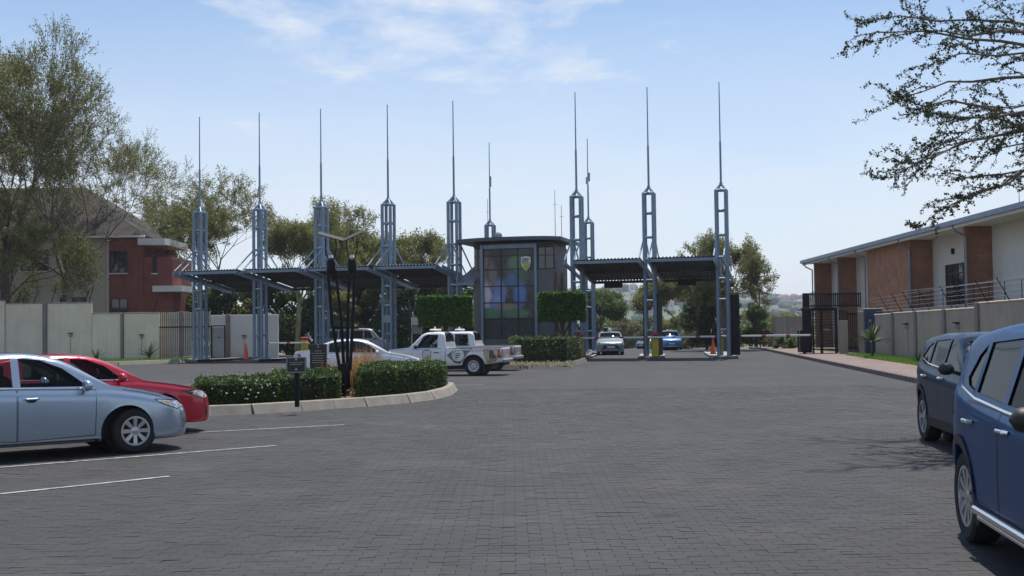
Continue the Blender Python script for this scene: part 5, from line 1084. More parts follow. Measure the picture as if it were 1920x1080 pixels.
for y in (48.5, 58.75, 67.8, 77.2, 84.3, 92.3): 
    mb = MB(); x = bxo(y) - 24.2; mb.path([(22.15 + x, y - 60, EZ + .05), (22.3 + x, y - 60, EZ - .25), (BX0 - .08 + x, y - 60, EZ - .5), (BX0 - .08 + x, y - 60, 0)], .05, 8); mb.build('downpipe', m_steel, tb, smooth=40)
for y0, y1, z0, z1 in ((62.9, 65.6, 2.75, 5.0), (51.2, 54.5, 2.75, 5.0), (79.2, 80.6, 2.75, 4.9), (86.4, 88.2, 2.75, 4.9), (41, 44, 2.75, 5)):
    d = tbx('door', BX1 - .03, BX1 + .05, y0, y1, z0, z1, m_wglass)
    for a in np.linspace(y0, y1, 4): tbx('frame', BX1 - .08, BX1 - .035, a - .04, a + .04, z0, z1, m_frame, d).location = (0, 0, 0)
    tbx('transom', BX1 - .075, BX1 - .034, y0, y1, z1 - .55, z1 - .48, m_frame, d)
tbx('wall_light', BX1 - .14, BX1 - .002, 64.3, 64.5, 5.55, 5.85, m_black)
for y0, y1, zf_, zt_ in ((34, 58.8, 2.62, 3.6), (59.3, 67.8, 2.62, 3.6)):
    tbx('balcony_slab', BX0 - .5, BX1 - .01, y0, y1, zf_ - .18, zf_, m_concrete)
    rl = tbx('balcony_rail', BX0 - .48, BX0 - .42, y0, y1, zt_, zt_ + .06, m_wire if y0 < 70 else m_black)
    y = y0
    while y < y1:
        tbx('baluster', BX0 - .465, BX0 - .435, y, y + .035, zf_, zt_, m_black, rl); y += (1.9 if y0 < 70 else .16)
    if y0 < 70:
        for k in range(5): tbx('rail_wire', BX0 - .455, BX0 - .447, y0, y1, zf_ + .16 * (k + 1), zf_ + .16 * (k + 1) + .01, m_wire, rl)
mb = MB(); mb.tube((22.6 - 24.2, -8, EZ + .3), (22.6 - 24.2, -8, EZ + 1.6), .02, .01, 6); mb.build('aerial', m_grey, tb)
# ------------------------------------------------------------------ vehicles in place
def at_front_wheel(px, py, heading, sp, side):         # ground contact of one front wheel -> front axle centre
    P = G(px, py); n = Vector((-math.sin(heading), math.cos(heading), 0)) * side; hw = max(k[1] for k in sp['w']) - sp.get('ww', .205) / 2 - .03; return P - n * hw
hd = R(38)
P = at_front_wheel(250, 849, hd, SEDAN, -1); silver, sk, cc = make_car('parked_car', 'silver blue saloon parked nose out beside the red hatchback', variant(SEDAN, group=None), (P.x, P.y, 0), hd, paint('silver_blue', (.37, .45, .54), .7, .26, 1.0))
nose = G(389, 806); d = Vector((math.cos(hd), math.sin(hd), 0)); P = nose - d * .86 + Vector((-d.y, d.x, 0)) * .42; make_car('parked_car', 'bright red hatchback parked behind the silver saloon', variant(HATCH, top=stretch(HATCH['top'], .97), win=[[(s, z * .975) for s, z in w] for w in HATCH['win']]), (P.x, P.y, 0), hd, paint('bright_red', (.50, .008, .03), .25, .3))
# near blue car on the right, facing the camera: rear wheel seen at the left
def by_rear_wheel(px, py, heading, sp, side):
    P = G(px, py); n = Vector((-math.sin(heading), math.cos(heading), 0)); hw = max(k[1] for k in sp['w']) - sp.get('ww', .205) / 2 - .03; f = Vector((math.cos(heading), math.sin(heading), 0)); return P - n * side * hw + f * sp['wb']
NEAR = variant(SUV, mirror=(1.40, 1.07), rear_glass=m_glass_d, top=stretch(SUV['top'], 1.03), belt=stretch(SUV['belt'], 1.02), win=[[(s, z * 1.022) for s, z in w] for w in SUV['win'][:2]] + [[(3.30, 1.18), (3.50, 1.215), (3.58, 1.27), (3.46, 1.44), (3.30, 1.53)]])
h2 = R(-98.0); P = by_rear_wheel(1838, 1016, h2, NEAR, -1); near, sk, cc = make_car('parked_car', 'bright blue sport utility car with chrome side step at right', NEAR, (P.x, P.y, 0), h2, paint('vivid_blue', (.003, .045, .135), 0, .4, .2, .15))
fx = lambda s: cc.fa - s
for sg in (1, -1):
    mb = MB(); y = sg * (cc.wm + .02); mb.path([(fx(1.42), y - sg * .10, .33), (fx(1.50), y, .335), (fx(3.02), y, .335), (fx(3.10), y - sg * .10, .33)], .032, 12); st_ = mb.build('side_step', m_chrome, near, smooth=40); mb = MB(); mb.path([(fx(1.50), y - sg * .03, .275), (fx(3.02), y - sg * .03, .275)], .022, 10); mb.build('step_tube', m_chrome, st_, smooth=40)
DARKB = variant(SUV, top=stretch(SUV['top'], .955), belt=stretch(SUV['belt'], .965), win=[[(s, z * .958) for s, z in w] for w in SUV['win']], L=4.48, spokes=5, glass=m_glass_d, hmat=None); h3 = R(-97); P = by_rear_wheel(1745, 826, h3, DARKB, -1); make_car('parked_car', 'dark slate blue sport utility car behind the bright blue one', DARKB, (P.x, P.y, 0), h3, paint('slate_blue', (.007, .027, .056), 0, .4, .22, .2))
# white saloon behind the island hedges
P = Vector((XA(800, 40.5), 40.5, 0)); hw_ = R(4); P -= Vector((math.cos(hw_), math.sin(hw_), 0)) * .94
make_car('white_saloon', 'white saloon passing behind the clipped island hedges', variant(SEDAN, rim=.21, spokes=5), (P.x, P.y, 0), hw_, paint('white_metallic', (.68, .69, .71), .1, .3))
# patrol pickups
m_green = M('decal_green', (.01, .075, .055), .35, var=.06, coat=1); m_tan = M('decal_tan', (.42, .32, .19), .4, var=.45, scale=4, coat=1); m_gold = M('decal_gold', (.55, .36, .03), .4, var=.08); m_dkb = M('decal_ink', (.02, .035, .05), .4, var=.1); m_brown = M('decal_brown', (.10, .065, .05), .4, var=.4, scale=9); m_or = M('decal_orange', (.55, .16, .05), .4, var=.1); m_sil = M('decal_silver', (.55, .57, .58), .4, var=.05)
hp = R(169)
def pickup(Pw, label, deco, dbl):
    sp = dict(PICKUP)
    if dbl: sp.update(win=[[(1.60, 1.05), (2.25, 1.055), (2.25, 1.55), (2.02, 1.555), (1.86, 1.475)], [(2.36, 1.055), (2.98, 1.06), (2.90, 1.53), (2.36, 1.55)]], top=[k for k in PICKUP['top'] if k[0] < 2.5] + [(2.9, 1.66), (3.06, 1.64), (3.14, 1.58), (3.2, 1.3), (3.24, 1.06), (3.3, 1.035), (4.84, 1.035), (4.88, 1.02), (4.9, .96)], rw=(3.08, 3.2), cab_end=3.1, doors=[[(1.46, .46), (2.30, .46), (2.30, 1.03), (1.44, 1.0)], [(2.32, .46), (3.06, .5), (3.06, 1.03), (2.32, 1.03)]])
    r, sk, c = make_car('patrol_pickup', label, sp, (Pw.x, Pw.y, 0), hp, paint('patrol_white', (.70, .70, .69), .0, .35)); X = lambda s: c.fa - s
    mb = MB(); cr_ = 2.15 if not dbl else 2.4; mb.cbox((X(cr_), 0, 1.725), (.24, .95, .075), .03); mb.build('light_bar', m_plate, r, smooth=40); MB().cbox((X(cr_), 0, 1.685), (.14, .8, .05), .01).build('light_bar_mount', m_trim, r); MB().lathe([(0, 1.85), (.035, 1.83), (.045, 1.76)], (X(cr_), .1, 0), 'z', 10).build('beacon', m_wpaint, r)
    b0 = 2.80 if not dbl else 3.3; MB().box((X((b0 + 4.82) / 2), 0, 1.040), (4.82 - b0, 1.42, .014)).build('load_bed', m_rimdark, r)
    MB().cbox((X(4.95), 0, .55), (.12, 1.5, .14), .03).build('rear_bumper', m_grey, r); MB().box((X(4.2), c.wm - .05, .30), (.03, .24, .3)).build('mud_flap', m_trim, r)
    if deco:
        for sg in (1, -1):
            def pt(poly, m, off, nm): return patch(sk, [(X(s), z) for s, z in poly], 'side', sg, off, nm, m, r, .07)
            pt([(2.78, .77), (3.12, 1.02), (3.78, 1.02), (3.62, .88), (3.42, .60), (3.30, .45), (3.10, .48)], m_green, .003, 'green_decal'); cx_, cz_ = 3.22, .775
            cir = lambda rr_, n=24: [(cx_ + rr_ * math.cos(t), cz_ + rr_ * math.sin(t)) for t in np.linspace(0, 2 * math.pi, n + 1)[:-1]]
            pt(cir(.235), m_wpaint, .006, 'round_emblem'); 
            for k in range(9): t0 = math.pi * .35 + k * .42; pt([(cx_ + q * math.cos(t), cz_ + q * math.sin(t)) for q, t in ((.20, t0), (.20, t0 + .26), (.155, t0 + .26), (.155, t0))], m_dkb if k < 5 else m_gold, .009, 'emblem_segment')
            for k, (a, b) in enumerate(((-.10, .09), (-.10, .08), (-.10, .02))): pt([(cx_ + a, cz_ + .07 - k * .07), (cx_ + b, cz_ + .07 - k * .07), (cx_ + b, cz_ + .03 - k * .07), (cx_ + a, cz_ + .03 - k * .07)], m_dkb, .009, 'emblem_bar')
            for k in range(8): s0 = 3.66 + k * .095; pt([(s0, .90), (s0 + .045, .90), (s0 + .085, .99), (s0 + .04, .99)], m_or, .003, 'warning_stripe')
            pt([(4.28, .60), (4.20, .78), (4.16, 1.005), (4.73, 1.005), (4.73, .60), (4.60, .47), (4.32, .47)], m_tan, .003, 'rear_print'); pt([(4.40, .70), (4.42, .92), (4.50, .80), (4.56, .96), (4.60, .78), (4.70, .70), (4.62, .64), (4.46, .64)], m_brown, .006, 'rear_print_figure')
            sh = [(2.02 + x * .62, .73 + z * .62) for x, z in shield]; pt(sh, m_dkb, .003, 'door_shield'); pt([(2.02 + x * .54, .73 + z * .54) for x, z in shield], m_sil, .006, 'door_shield_field'); pt([(2.02 + x * .50, .73 + z * .5) for x, z in ((.25, .05), (.16, -.24), (0, -.38), (-.15, -.25), (-.2, -.12), (.1, .1))], m_gold, .009, 'door_shield_field')
    return r
fwd = Vector((math.cos(hp), math.sin(hp), 0)); nn_ = Vector((-math.sin(hp), math.cos(hp), 0)); C0 = G(889, 704.5)
pickup(C0 - nn_ * .72 + fwd * 2.95, 'white patrol pickup with green chevron and round emblem', True, False)
C1 = G(917, 695.5); pickup(C1 - nn_ * .72 + fwd * 2.95, 'second white patrol pickup with a double cab, half hidden behind the first', False, True)
# cars at the barriers
P = G(1147, 666); m1, sk, cc = make_car('white_car', 'silver white car waiting at the boom with a roof sign', variant(MINI, L=3.9, w=[(k[0], k[1] * 1.06) for k in MINI['w']], end_patches=[('grille', 'front', [(-.52, .42), (.52, .42), (.46, .62), (-.46, .62)], m_trim, .004), ('number_plate', 'front', plate_poly(0, .46), m_plate, .014)]), (P.x, P.y + .75, 0), R(-93), paint('white_silver', (.20, .235, .26), .2, .35, .4), 1)
mb = MB(); mb.lathe([(0, .26), (.09, .24), (.14, .14), (.13, .03), (0, 0)], (-1.35, 0, 1.47), 'z', 14); mb.build('roof_sign', m_wpaint, m1, smooth=40); MB().cbox((-1.75, -.15, 1.62), (.4, .5, .34), .04).build('roof_bag', m_trim, m1)
P = G(1261, 656.5); make_car('blue_hatchback', 'small light blue hatchback coming through the right hand boom lane', MINI, (P.x, P.y + .75, 0), R(-92), paint('light_blue', (.09, .25, .62), .35, .3), 1)
Yd = 150.0; make_car('dark_saloon', 'dark grey saloon far down the road beyond the barriers', variant(SEDAN, spokes=5), (XA(1206, Yd), Yd, zg(Yd)), R(-118), paint('dark_grey', (.05, .065, .08), .4, .3), 0)
Yv = 86.0; make_car('grey_minibus', 'grey minibus standing behind the left canopies', VAN, (XA(712, Yv), Yv, 0), R(-4), paint('van_grey', (.20, .21, .22), .2, .4), 0)
# ------------------------------------------------------------------ island planting, signs, floodlight
def q4(px0, px1, yf0, yf1, dep): a, b = G(px0, yf0, .15), G(px1, yf1, .15); return [a, b, b + Vector((b.x * dep / b.y, dep, 0)), a + Vector((a.x * dep / a.y, dep, 0))]
ha = hedge('clipped_hedge', 'clipped hedge dotted with white flowers beside the red car', q4(372, 519, 763, 758, 3.0), .15, .64, 15000, .032, m_lf_hedge, 1)
fp = []; rg = np.random.default_rng(8); qa = q4(372, 519, 763, 758, 3.0)
fm = MB().lathe([(0, .012), (.018, .008), (.022, 0), (.013, -.007)], n=8).mesh('flower'); fm.materials.append(m_flower)
for k in range(38):
    t = rg.uniform(0, 1) ** .6; u = rg.uniform(0, 1); top = rg.uniform() < .45; p = qa[0].lerp(qa[1], t) + Vector((0, 0, 0)); p = p + Vector((0, (rg.uniform(0, 1.5) if top else -.05), (.51 if top else rg.uniform(.12, .48)))); o = link('flower', fm, None, ha, p - ha.location); o.rotation_euler = (R(rg.uniform(20, 110)), 0, rg.uniform(-1, 1))
hedge('clipped_hedge', 'low clipped hedge behind the small black sign', q4(512, 634, 757, 751, 4.2), .15, .72, 15000, .032, m_lf_hedge, 2)
hedge('clipped_hedge', 'square clipped hedge at the rounded end of the island', [G(676, 748, .15), G(798, 737, .15), G(834, 727, .15), Vector((-1.95, 33.4, 0)), Vector((G(678, 754).x / G(678, 754).y * 33.9, 33.9, 0))], .15, .80, 22000, .034, m_lf_hedge, 3)
def clump(px, py, h, n, sp_, label, mat, w=.012):
    P = G(px, py, .15); rg = np.random.default_rng(int(px)); pts = [(x, y, 0) for x, y in rg.normal(0, sp_, (n, 2))]; r = link('ornamental_grass', grass('ornamental_grass', pts, h, mat, rg, .38, w), mat, None, P); return tag(r, label, 'grass clump')
clump(630, 733, .75, 260, .14, 'dry orange grass clump left of the floodlight pole', m_dry); clump(668, 730, .98, 520, .17, 'tallest dry orange grass clump between pole and square hedge', m_dry); clump(690, 724, 1.05, 460, .17, 'dry orange grass clump against the square hedge', m_dry)
for k, (px, py, l) in enumerate(((600, 752, 'small reddish bedding plant left of the floodlight base'), (625, 750, 'tiny bedding plant near the low hedge corner'), (666, 744, 'small dark bedding plant right of the floodlight base'), (684, 745, 'low scrubby plant at the square hedge foot'))):
    P = G(px, py, .15); rg = np.random.default_rng(k); o = link('bedding_plant', leaf_mesh('bedding_plant', rg.normal(0, .09, (160, 3)) * np.array([1, 1, .6]) + np.array([0, 0, .10]), .04, rg), m_lf_brown if k % 2 == 0 else m_lf_dark, None, P); tag(o, l, 'plant')
P = G(648, 742, .15); fl = empty('floodlight_pole', P, 0, 'black floodlight with splayed poles and tilted white reflectors', 'lamp post'); S_ = P.y / FPX
pxl = lambda px, py: Vector(((px - 648) * S_ + 0, 0, ZA(px, py, P.y) - .15))
MB().lathe([(.115, 0), (.115, .74), (.10, .78), (0, .79)], n=18).build('base_post', m_black, fl, smooth=40)
for k, (a, b, c_, dy) in enumerate((((638, 690), (624, 600), (617, 505), -.05), ((645, 690), (639, 590), (629, 505), .08), ((651, 690), (652, 590), (656, 505), .08), ((657, 690), (664, 590), (667, 505), -.05))):
    pts = [pxl(*a) + Vector((0, dy * .6, -.05)), pxl(*b) + Vector((0, dy * 1.2, 0)), pxl(*c_) + Vector((0, dy * 1.6, 0))]; MB().path(pts, [.042, .038, .034], 10).build('pole', m_black, fl, smooth=40)
mb = MB(); a = pxl(626, 612); mb.box((0.02, 0, pxl(648, 615).z), (.62, .08, .05)); mb.build('spreader', m_black, fl)
for hx_, nm in ((622.5, 'l'), (662, 'r')):
    c_ = pxl(hx_, 506); MB().lathe([(0, .0), (.08, 0), (.105, .08), (.105, .30), (.085, .36), (.0, .34)], c_ - Vector((0, 0, .12)), 'z', 16).build('lamp_head', m_black, fl, smooth=40)
    for sx in (-1, 1): MB().path([c_ + Vector((sx * .06, 0, .25)), c_ + Vector((sx * .13, 0, .5)), c_ + Vector((sx * .12, 0, .78))], .016, 6).build('fork', m_black, fl)
    MB().lathe([(0, .0), (.07, .01), (.05, .08)], c_ + Vector((0, 0, .28)), 'z', 12).build('lamp', m_wpaint, fl)
    r_ = empty  # reflectors tilt towards each other
    tilt = R(16) if nm == 'l' else R(-24); mb = MB(); w_, dd = .30, .13; cc_ = c_ + Vector((0, 0, .80)); ex = Vector((math.cos(tilt), 0, -math.sin(tilt))); mb.plate([(-w_, -dd), (w_, -dd), (w_ * 1.08, 0), (w_, dd), (-w_, dd), (-w_ * 1.08, 0)], cc_, ex, Vector((0, .92, .38 if nm == 'r' else .30)), .025); mb.build('reflector', M('reflector_grey', (.045, .046, .048), .8, var=.1), fl)
def text_rows(rows, parent, y, seed, h=.016):
    rd = random.Random(seed)
    for (cx_, z, w) in rows:
        mb = MB(); x = cx_ - w / 2
        while x < cx_ + w / 2 - .01:
            k = rd.uniform(.012, .04); k = min(k, cx_ + w / 2 - x); mb.box((x + k / 2, y, z), (k, .004, h * rd.uniform(.8, 1.1))); x += k + .008
        mb.build('text_line', m_text, parent)
P = G(557, 763, .15); s1 = empty('sign', P, 0, 'small black notice with white border on a post', 'sign'); zc_ = ZA(557, 684, P.y) - .15
MB().cbox((0, 0, (zc_) / 2), (.09, .07, zc_), .01).build('post', m_black, s1); b = MB().cbox((0, -.06, zc_), (.42, .03, .33), .008).build('board', m_signblk, s1); mb = MB()
for (x, z, w, h) in ((0, .15, .39, .016), (0, -.15, .39, .016), (-.19, 0, .016, .30), (.19, 0, .016, .30)): mb.box((x, -.08, zc_ + z), (w, .006, h))
mb.build('border', m_text, b); text_rows([(0, zc_ + .05, .28), (.0, zc_ + .01, .26)], b, -.079, 4); MB().plate([(-.02, -.03), (.02, -.03), (.025, .01), (0, .035), (-.025, .01)], (0, -.074, zc_ + .125), (1, 0, 0), (0, 0, 1), .006).build('crest', m_text, b); MB().plate([(-.025, -.02), (.025, -.02), (.02, .02), (-.02, .02)], (0, -.074, zc_ - .09), (1, 0, 0), (0, 0, 1), .006).build('crest', m_text, b)
P = AT(597, 700, 31.0); P.z = .15; s2 = empty('sign', P, R(3), 'tall dark notice board with rows of pale lettering', 'sign'); za, zb2 = ZA(597, 645, 31) - .15, ZA(597, 703, 31) - .15; zm = (za + zb2) / 2
MB().cbox((0, 0, zm), (.44, .04, za - zb2), .008).build('board', m_signblk, s2); MB().box((.228, -.0, zm), (.012, .05, za - zb2)).build('edge_strip', m_text, s2)
for x in (-.17, .17): MB().box((x, .03, zb2 / 2), (.03, .03, zb2 + .1)).build('leg', m_black, s2)
hh = za - zb2; text_rows([(0, zb2 + hh * k, w) for k, w in ((.78, .18), (.70, .36), (.62, .32), (.545, .28), (.47, .30), (.40, .30), (.24, .16), (.16, .20))], s2, -.024, 9, .02); MB().plate([(-.012, -.05), (.012, -.05), (.012, .05), (-.012, .05)], (0, -.022, zb2 + hh * .93), (1, 0, 0), (0, 0, 1), .005).build('crest', m_text, s2)
P = AT(781, 640, 70); P.z = 0; nb_ = empty('notice_frame', P, 0, 'white framed notice board behind the patrol pickup', 'sign'); zt_ = ZA(781, 594, 70)
for x in (-.28, .30): MB().box((x, 0, zt_ / 2), (.05, .05, zt_)).build('leg', m_wpaint, nb_)
MB().box((0, -.03, zt_ - .25), (.62, .04, .48)).build('panel', m_wpaint, nb_); MB().box((0, -.03, zt_ - .80), (.60, .04, .42)).build('lower_panel', m_grey, nb_)
# ------------------------------------------------------------------ planter: hedge, boulders, clipped trees
hedge('clipped_hedge', 'dark clipped hedge in the planter before the guardhouse', [G(966, 681, .15), G(1064, 681, .15), G(1088, 675, .15), Vector((3.7, 66.2, 0)), Vector((-.3, 65.3, 0))], .15, 1.28, 12000, .055, m_lf_dark, 6)
def boulder(px, py, w, h, label, seed):
    P = G(px, py, .13); rg = random.Random(seed); bm = bmesh.new(); bmesh.ops.create_icosphere(bm, subdivisions=3, radius=1)
    from mathutils import noise
    for v in bm.verts: k = 1 + .32 * noise.noise(v.co * 1.3 + Vector((seed, 0, 0))) + .10 * noise.noise(v.co * 4 + Vector((seed, 3, 0))); v.co = Vector((v.co.x * w / 2 * k, v.co.y * w * .4 * k, h * .45 + v.co.z * h * .55 * k))
    me = bpy.data.meshes.new('boulder'); bm.to_mesh(me); bm.free(); me.shade_smooth(); tag(link('boulder', me, m_rock, None, P), label, 'boulder')
boulder(977, 671, .62, .62, 'greenish boulder beside the pickup tail', 2); boulder(1006, 680, .72, .50, 'tan rounded boulder in front of the dark hedge', 5); boulder(962, 679, .4, .25, 'small flat stone at the planter edge by the pickup', 8)
rg = np.random.default_rng(21); pp = []
for k in range(900):
    p = G(rg.uniform(955, 1075), rg.uniform(679, 686), .16); pp.append((p.x, p.y, .16 + abs(rg.normal(0, .05))))
tag(link('ground_cover', leaf_mesh('ground_cover', np.array(pp), .07, rg), leafmat('leaf_cover', (.22, .22, .12), (.40, .38, .24))), 'pale ground cover along the planter kerb', 'ground cover', kind='stuff')
def topiary(px0, px1, yt, yb, Y, label, seed):
    a, b = XA(px0, Y), XA(px1, Y); z1, z0 = ZA(px0, yt, Y), ZA(px0, yb, Y); w = b - a; r = empty('clipped_tree', ((a + b) / 2, Y, .13), 0, label, 'tree')
    S = [(Vector((0, 0, 0)), Vector((.05, 0, z0 * .5)), .11, .09), (Vector((.05, 0, z0 * .5)), Vector((0, 0, z0 + .3)), .09, .08)] + [(Vector((.05, 0, z0 * .55)), Vector((math.cos(t) * w * .3, math.sin(t) * .5, z0 + .3)), .05, .03) for t in (0.3, 1.8, 3.3, 4.9)]
    link('trunk', tubes_mesh('trunk', S, 7), m_bark, r); hw = w / 2; q = [Vector((x, y, 0)) for x, y in ((-hw + .15, -.8), (hw - .15, -.8), (hw, -.6), (hw, .6), (hw - .15, .8), (-hw + .15, .8), (-hw, .6), (-hw, -.6))]
    hedge('crown', None, q, z0 - .13, z1 - .13, 15000, .06, m_lf_topi, seed, parent=r)
topiary(787, 885, 558, 613, 62.5, 'box clipped tree behind the patrol pickups', 31); topiary(1012, 1096, 551, 603, 61.8, 'box clipped tree at the guardhouse corner by the planter', 32)
# ------------------------------------------------------------------ aloes
def aloe(P, h, n, label, seed, trunk=0.0):
    rg = random.Random(seed); mb = MB(); r = empty('aloe', P, 0, label, 'plant')
    if trunk: MB().tube((0, 0, 0), (0, 0, trunk), .07, .06, 8).build('stem', m_bark, r)
    for k in range(n):
        a = 2.4 * k; e = rg.uniform(.25, 1.35); L = h * rg.uniform(.75, 1.1); w = .05 * h; d = Vector((math.cos(a), math.sin(a), 0)); s = Vector((-math.sin(a), math.cos(a), 0)); pts = []
        for j in range(5):
            t = j / 4; c = Vector((0, 0, trunk)) + d * (L * t * math.cos(e) * (1 + .2 * t)) + Vector((0, 0, L * (t * math.sin(e) - .28 * t * t * math.cos(e)))); pts.append((c, w * (1 - t ** 1.6) + .004))
        V = []; 
        for c, ww in pts: V += [c - s * ww, c + s * ww, c - Vector((0, 0, ww * .5))]
        F = []
        for j in range(4): b0 = 3 * j; F += [(b0, b0 + 1, b0 + 4, b0 + 3), (b0 + 1, b0 + 2, b0 + 5, b0 + 4), (b0 + 2, b0, b0 + 3, b0 + 5)]
        mb.add(V, F)
    mb.build('leaves', m_lf_aloe, r); return r
def on_lawn(px, Y): return (XA(px, Y), Y, .14)
aloe((KX(56) + 2.55, 56, .14), 1.15, 34, 'tall spiky leaved plant beside the navy cabinet', 1, .75); aloe((KX(47) + 2.75, 47, .14), .62, 24, 'low aloe on the lawn beyond the dark blue car', 2)
aloe((XA(181, 73.5), 73.5, .10), 1.0, 22, 'aloe at the wall foot above the red car roof', 3); aloe((XA(280, 73.8), 73.8, .10), 1.15, 24, 'aloe below the wall lamp beside the dark fence frame', 4, .2)
# ------------------------------------------------------------------ trees
tree('fever_tree', 'tallest tree, tangled and leafy, hiding the left house', 15, 80, 50, 15.5, 4, m_lf_olive, m_bark, 6, (4, 3, 3), (2.0, .28), (.8, .5, .5), .045, 1, .075, .10, twig=.010)
tree('fever_tree', 'bare branched spreading tree leaning over the tiled roof', 120, 83, 175, 17.5, 9, m_lf_olive, m_bark, 6, (5, 3, 3), (2.0, .22), (.8, .5, .5), .03, 1, .06, .09, twig=.009)
tree('fever_tree', 'low hanging dark leafy tree against the cream house wall', 5, 78.5, 320, 11, 64, m_lf_olive, m_bark, 5, (5, 3, 3), (1.6, .2), (.95, .55, .5), .0, 2, .08, .16)
tree('fever_tree', 'wide vase shaped tree rising behind the first two masts', 402, 100, 304, 12.0, 14, m_lf_olive, m_bark, 6, (4, 3, 2), (2.6, .24), (.55, .48, .5), .05, 3, .075, .14, twig=.012)
tree('fever_tree', 'rounded green tree with yellow trunk between second and third masts', 556, 86, 366, 6.6, 21, m_lf_olive, m_bark_y, 5, (4, 3, 3), (4.2, .20), (.5, .5, .55), .06, 3, .07, .15)
tree('fever_tree', 'twiggy thin leaved tree right of the third mast', 640, 97, 370, 7.0, 25, m_lf_olive, m_bark_g, 5, (4, 3, 3), (3.0, .18), (.55, .5, .5), .05, 3, .075, .14, twig=.011)
tree('fever_tree', 'olive green tree standing behind the fourth mast', 775, 96, 432, 8.2, 28, m_lf_olive, m_bark_g, 5, (4, 3, 3), (2.2, .2), (.6, .5, .55), .05, 4, .085, .18)
tree('fever_tree', 'low olive tree between third and fourth masts', 690, 99, 465, 6.0, 33, m_lf_olive, m_bark_g, 5, (4, 3, 2), (1.8, .16), (.6, .5, .55), .05, 5, .09, .2)
tree('fever_tree', 'flat topped thorn tree above the open end of the right canopies', 1358, 86, 430, 6.4, 41, m_lf_olive, m_bark_g, 5, (5, 3, 3), (3.9, .2), (.85, .5, .5), .01, 2, .07, .10, twig=.010)
tree('fever_tree', 'pale stemmed tree behind the right hand boom lane', 1268, 104, 505, 7.5, 44, m_lf_olive, m_bark_y, 5, (4, 3, 3), (2.4, .14), (.55, .5, .55), .05, 4, .085, .18)
tree('fever_tree', 'leafy tree beyond the left hand boom lane', 1128, 112, 540, 6.4, 47, m_lf_green, m_bark, 5, (4, 3, 3), (1.6, .16), (.6, .5, .55), .05, 5, .09, .2)
bush('dense_bush', 'large dark evergreen bush right of the small blue hatchback', 1325, 92, 520, 4.6, 51, m_lf_dark, 12000, .12, base=.1, nclump=44)
bush('dense_bush', 'ivy dark bushy growth under the flat topped tree', 1368, 90, 500, 2.4, 52, m_lf_dark, 6000, .11, base=.15)
bush('dense_bush', 'mid green shrub bank right of the black screen', 1418, 100, 566, 3.4, 53, m_lf_green, 7000, .12, base=.08)
bush('dense_bush', 'paler shrub beyond the long boom', 1462, 112, 580, 4.4, 54, m_lf_olive, 7000, .13, base=.08)
bush('dense_bush', 'far green shrub before the grey wall panels', 1490, 118, 588, 4.4, 55, m_lf_green, 6000, .14, base=.08)
bush('dense_bush', 'low leafy planting below the long boom tip', 1478, 84, 630, 3.4, 56, m_lf_green, 3500, .09, base=.08)
bush('dense_bush', 'brown tinged shrub behind the white car', 1172, 168, 596, 5.0, 57, m_lf_brown, 6000, .14, base=.08)
bush('dense_bush', 'green shrub beyond the middle mast', 1226, 172, 590, 6.0, 58, m_lf_green, 6000, .16, base=.08)
bush('dense_bush', 'dry yellowish shrub behind the small blue hatchback', 1258, 122, 592, 5.5, 59, m_lf_olive, 6000, .15, base=.08)
bush('dense_bush', 'dark shrub filling the gap behind the guardhouse', 1085, 96, 560, 3.8, 60, m_lf_dark, 6000, .13, base=.08)
rt = random.Random(77)
TL = ['dark shrub rising behind the slatted fence', 'green shrub behind the outermost left mast', 'dark shrub behind the framed pedestrian gate', 'olive shrub over the pale wall panel', 'dark shrub behind the mast with the cone', 'green shrub left of the yellow barked trunk', 'dark shrub behind the left yellow barrier', 'olive shrub behind the floodlight poles', 'dark shrub behind the grey minibus', 'green shrub behind the mast with the pale plate', 'dark shrub behind the white framed notice', 'olive shrub showing above the clipped tree behind the pickups', 'dark shrub against the left side of the guardhouse']
for k in range(13):
    px = 322 + k * 45; bush('thicket_bush', TL[k], px, 90 + rt.uniform(0, 9), 520 + rt.uniform(-14, 16), 4.4, 100 + k, [m_lf_dark, m_lf_green, m_lf_dark, m_lf_olive][k % 4], 6200, .15, 'thicket behind the left canopies', base=.06)
for k, (px, Y, ty, w) in enumerate(((300, 94, 405, 5), (322, 97, 440, 4))): bush('dense_bush', ['dark leafy tree top beside the red brick wall', 'smaller dark tree between the brick house and first mast'][k], px, Y, ty, w, 130 + k, m_lf_dark, 5000, .15, base=.3)
for k in range(10):
    px = 1095 + k * 42; Y = 190 + rt.uniform(0, 60); bush('thicket_bush', 'hazy shrub in the belt far beyond the barriers', px, Y, 590 + rt.uniform(-8, 10), 12, 160 + k, [m_lf_green, m_lf_olive][k % 2], 2600, .32, 'shrub belt beyond the barriers', base=.05)
pole = AT(1424, 560, 100); tag(MB().tube((0, 0, 0), (0, 0, pole.z + 1.4), .06, .05, 8).build('lamp_pole', m_black, None, (pole.x, 100, zg(100) - .1)), 'thin dark pole standing among the shrubs by the road', 'pole')
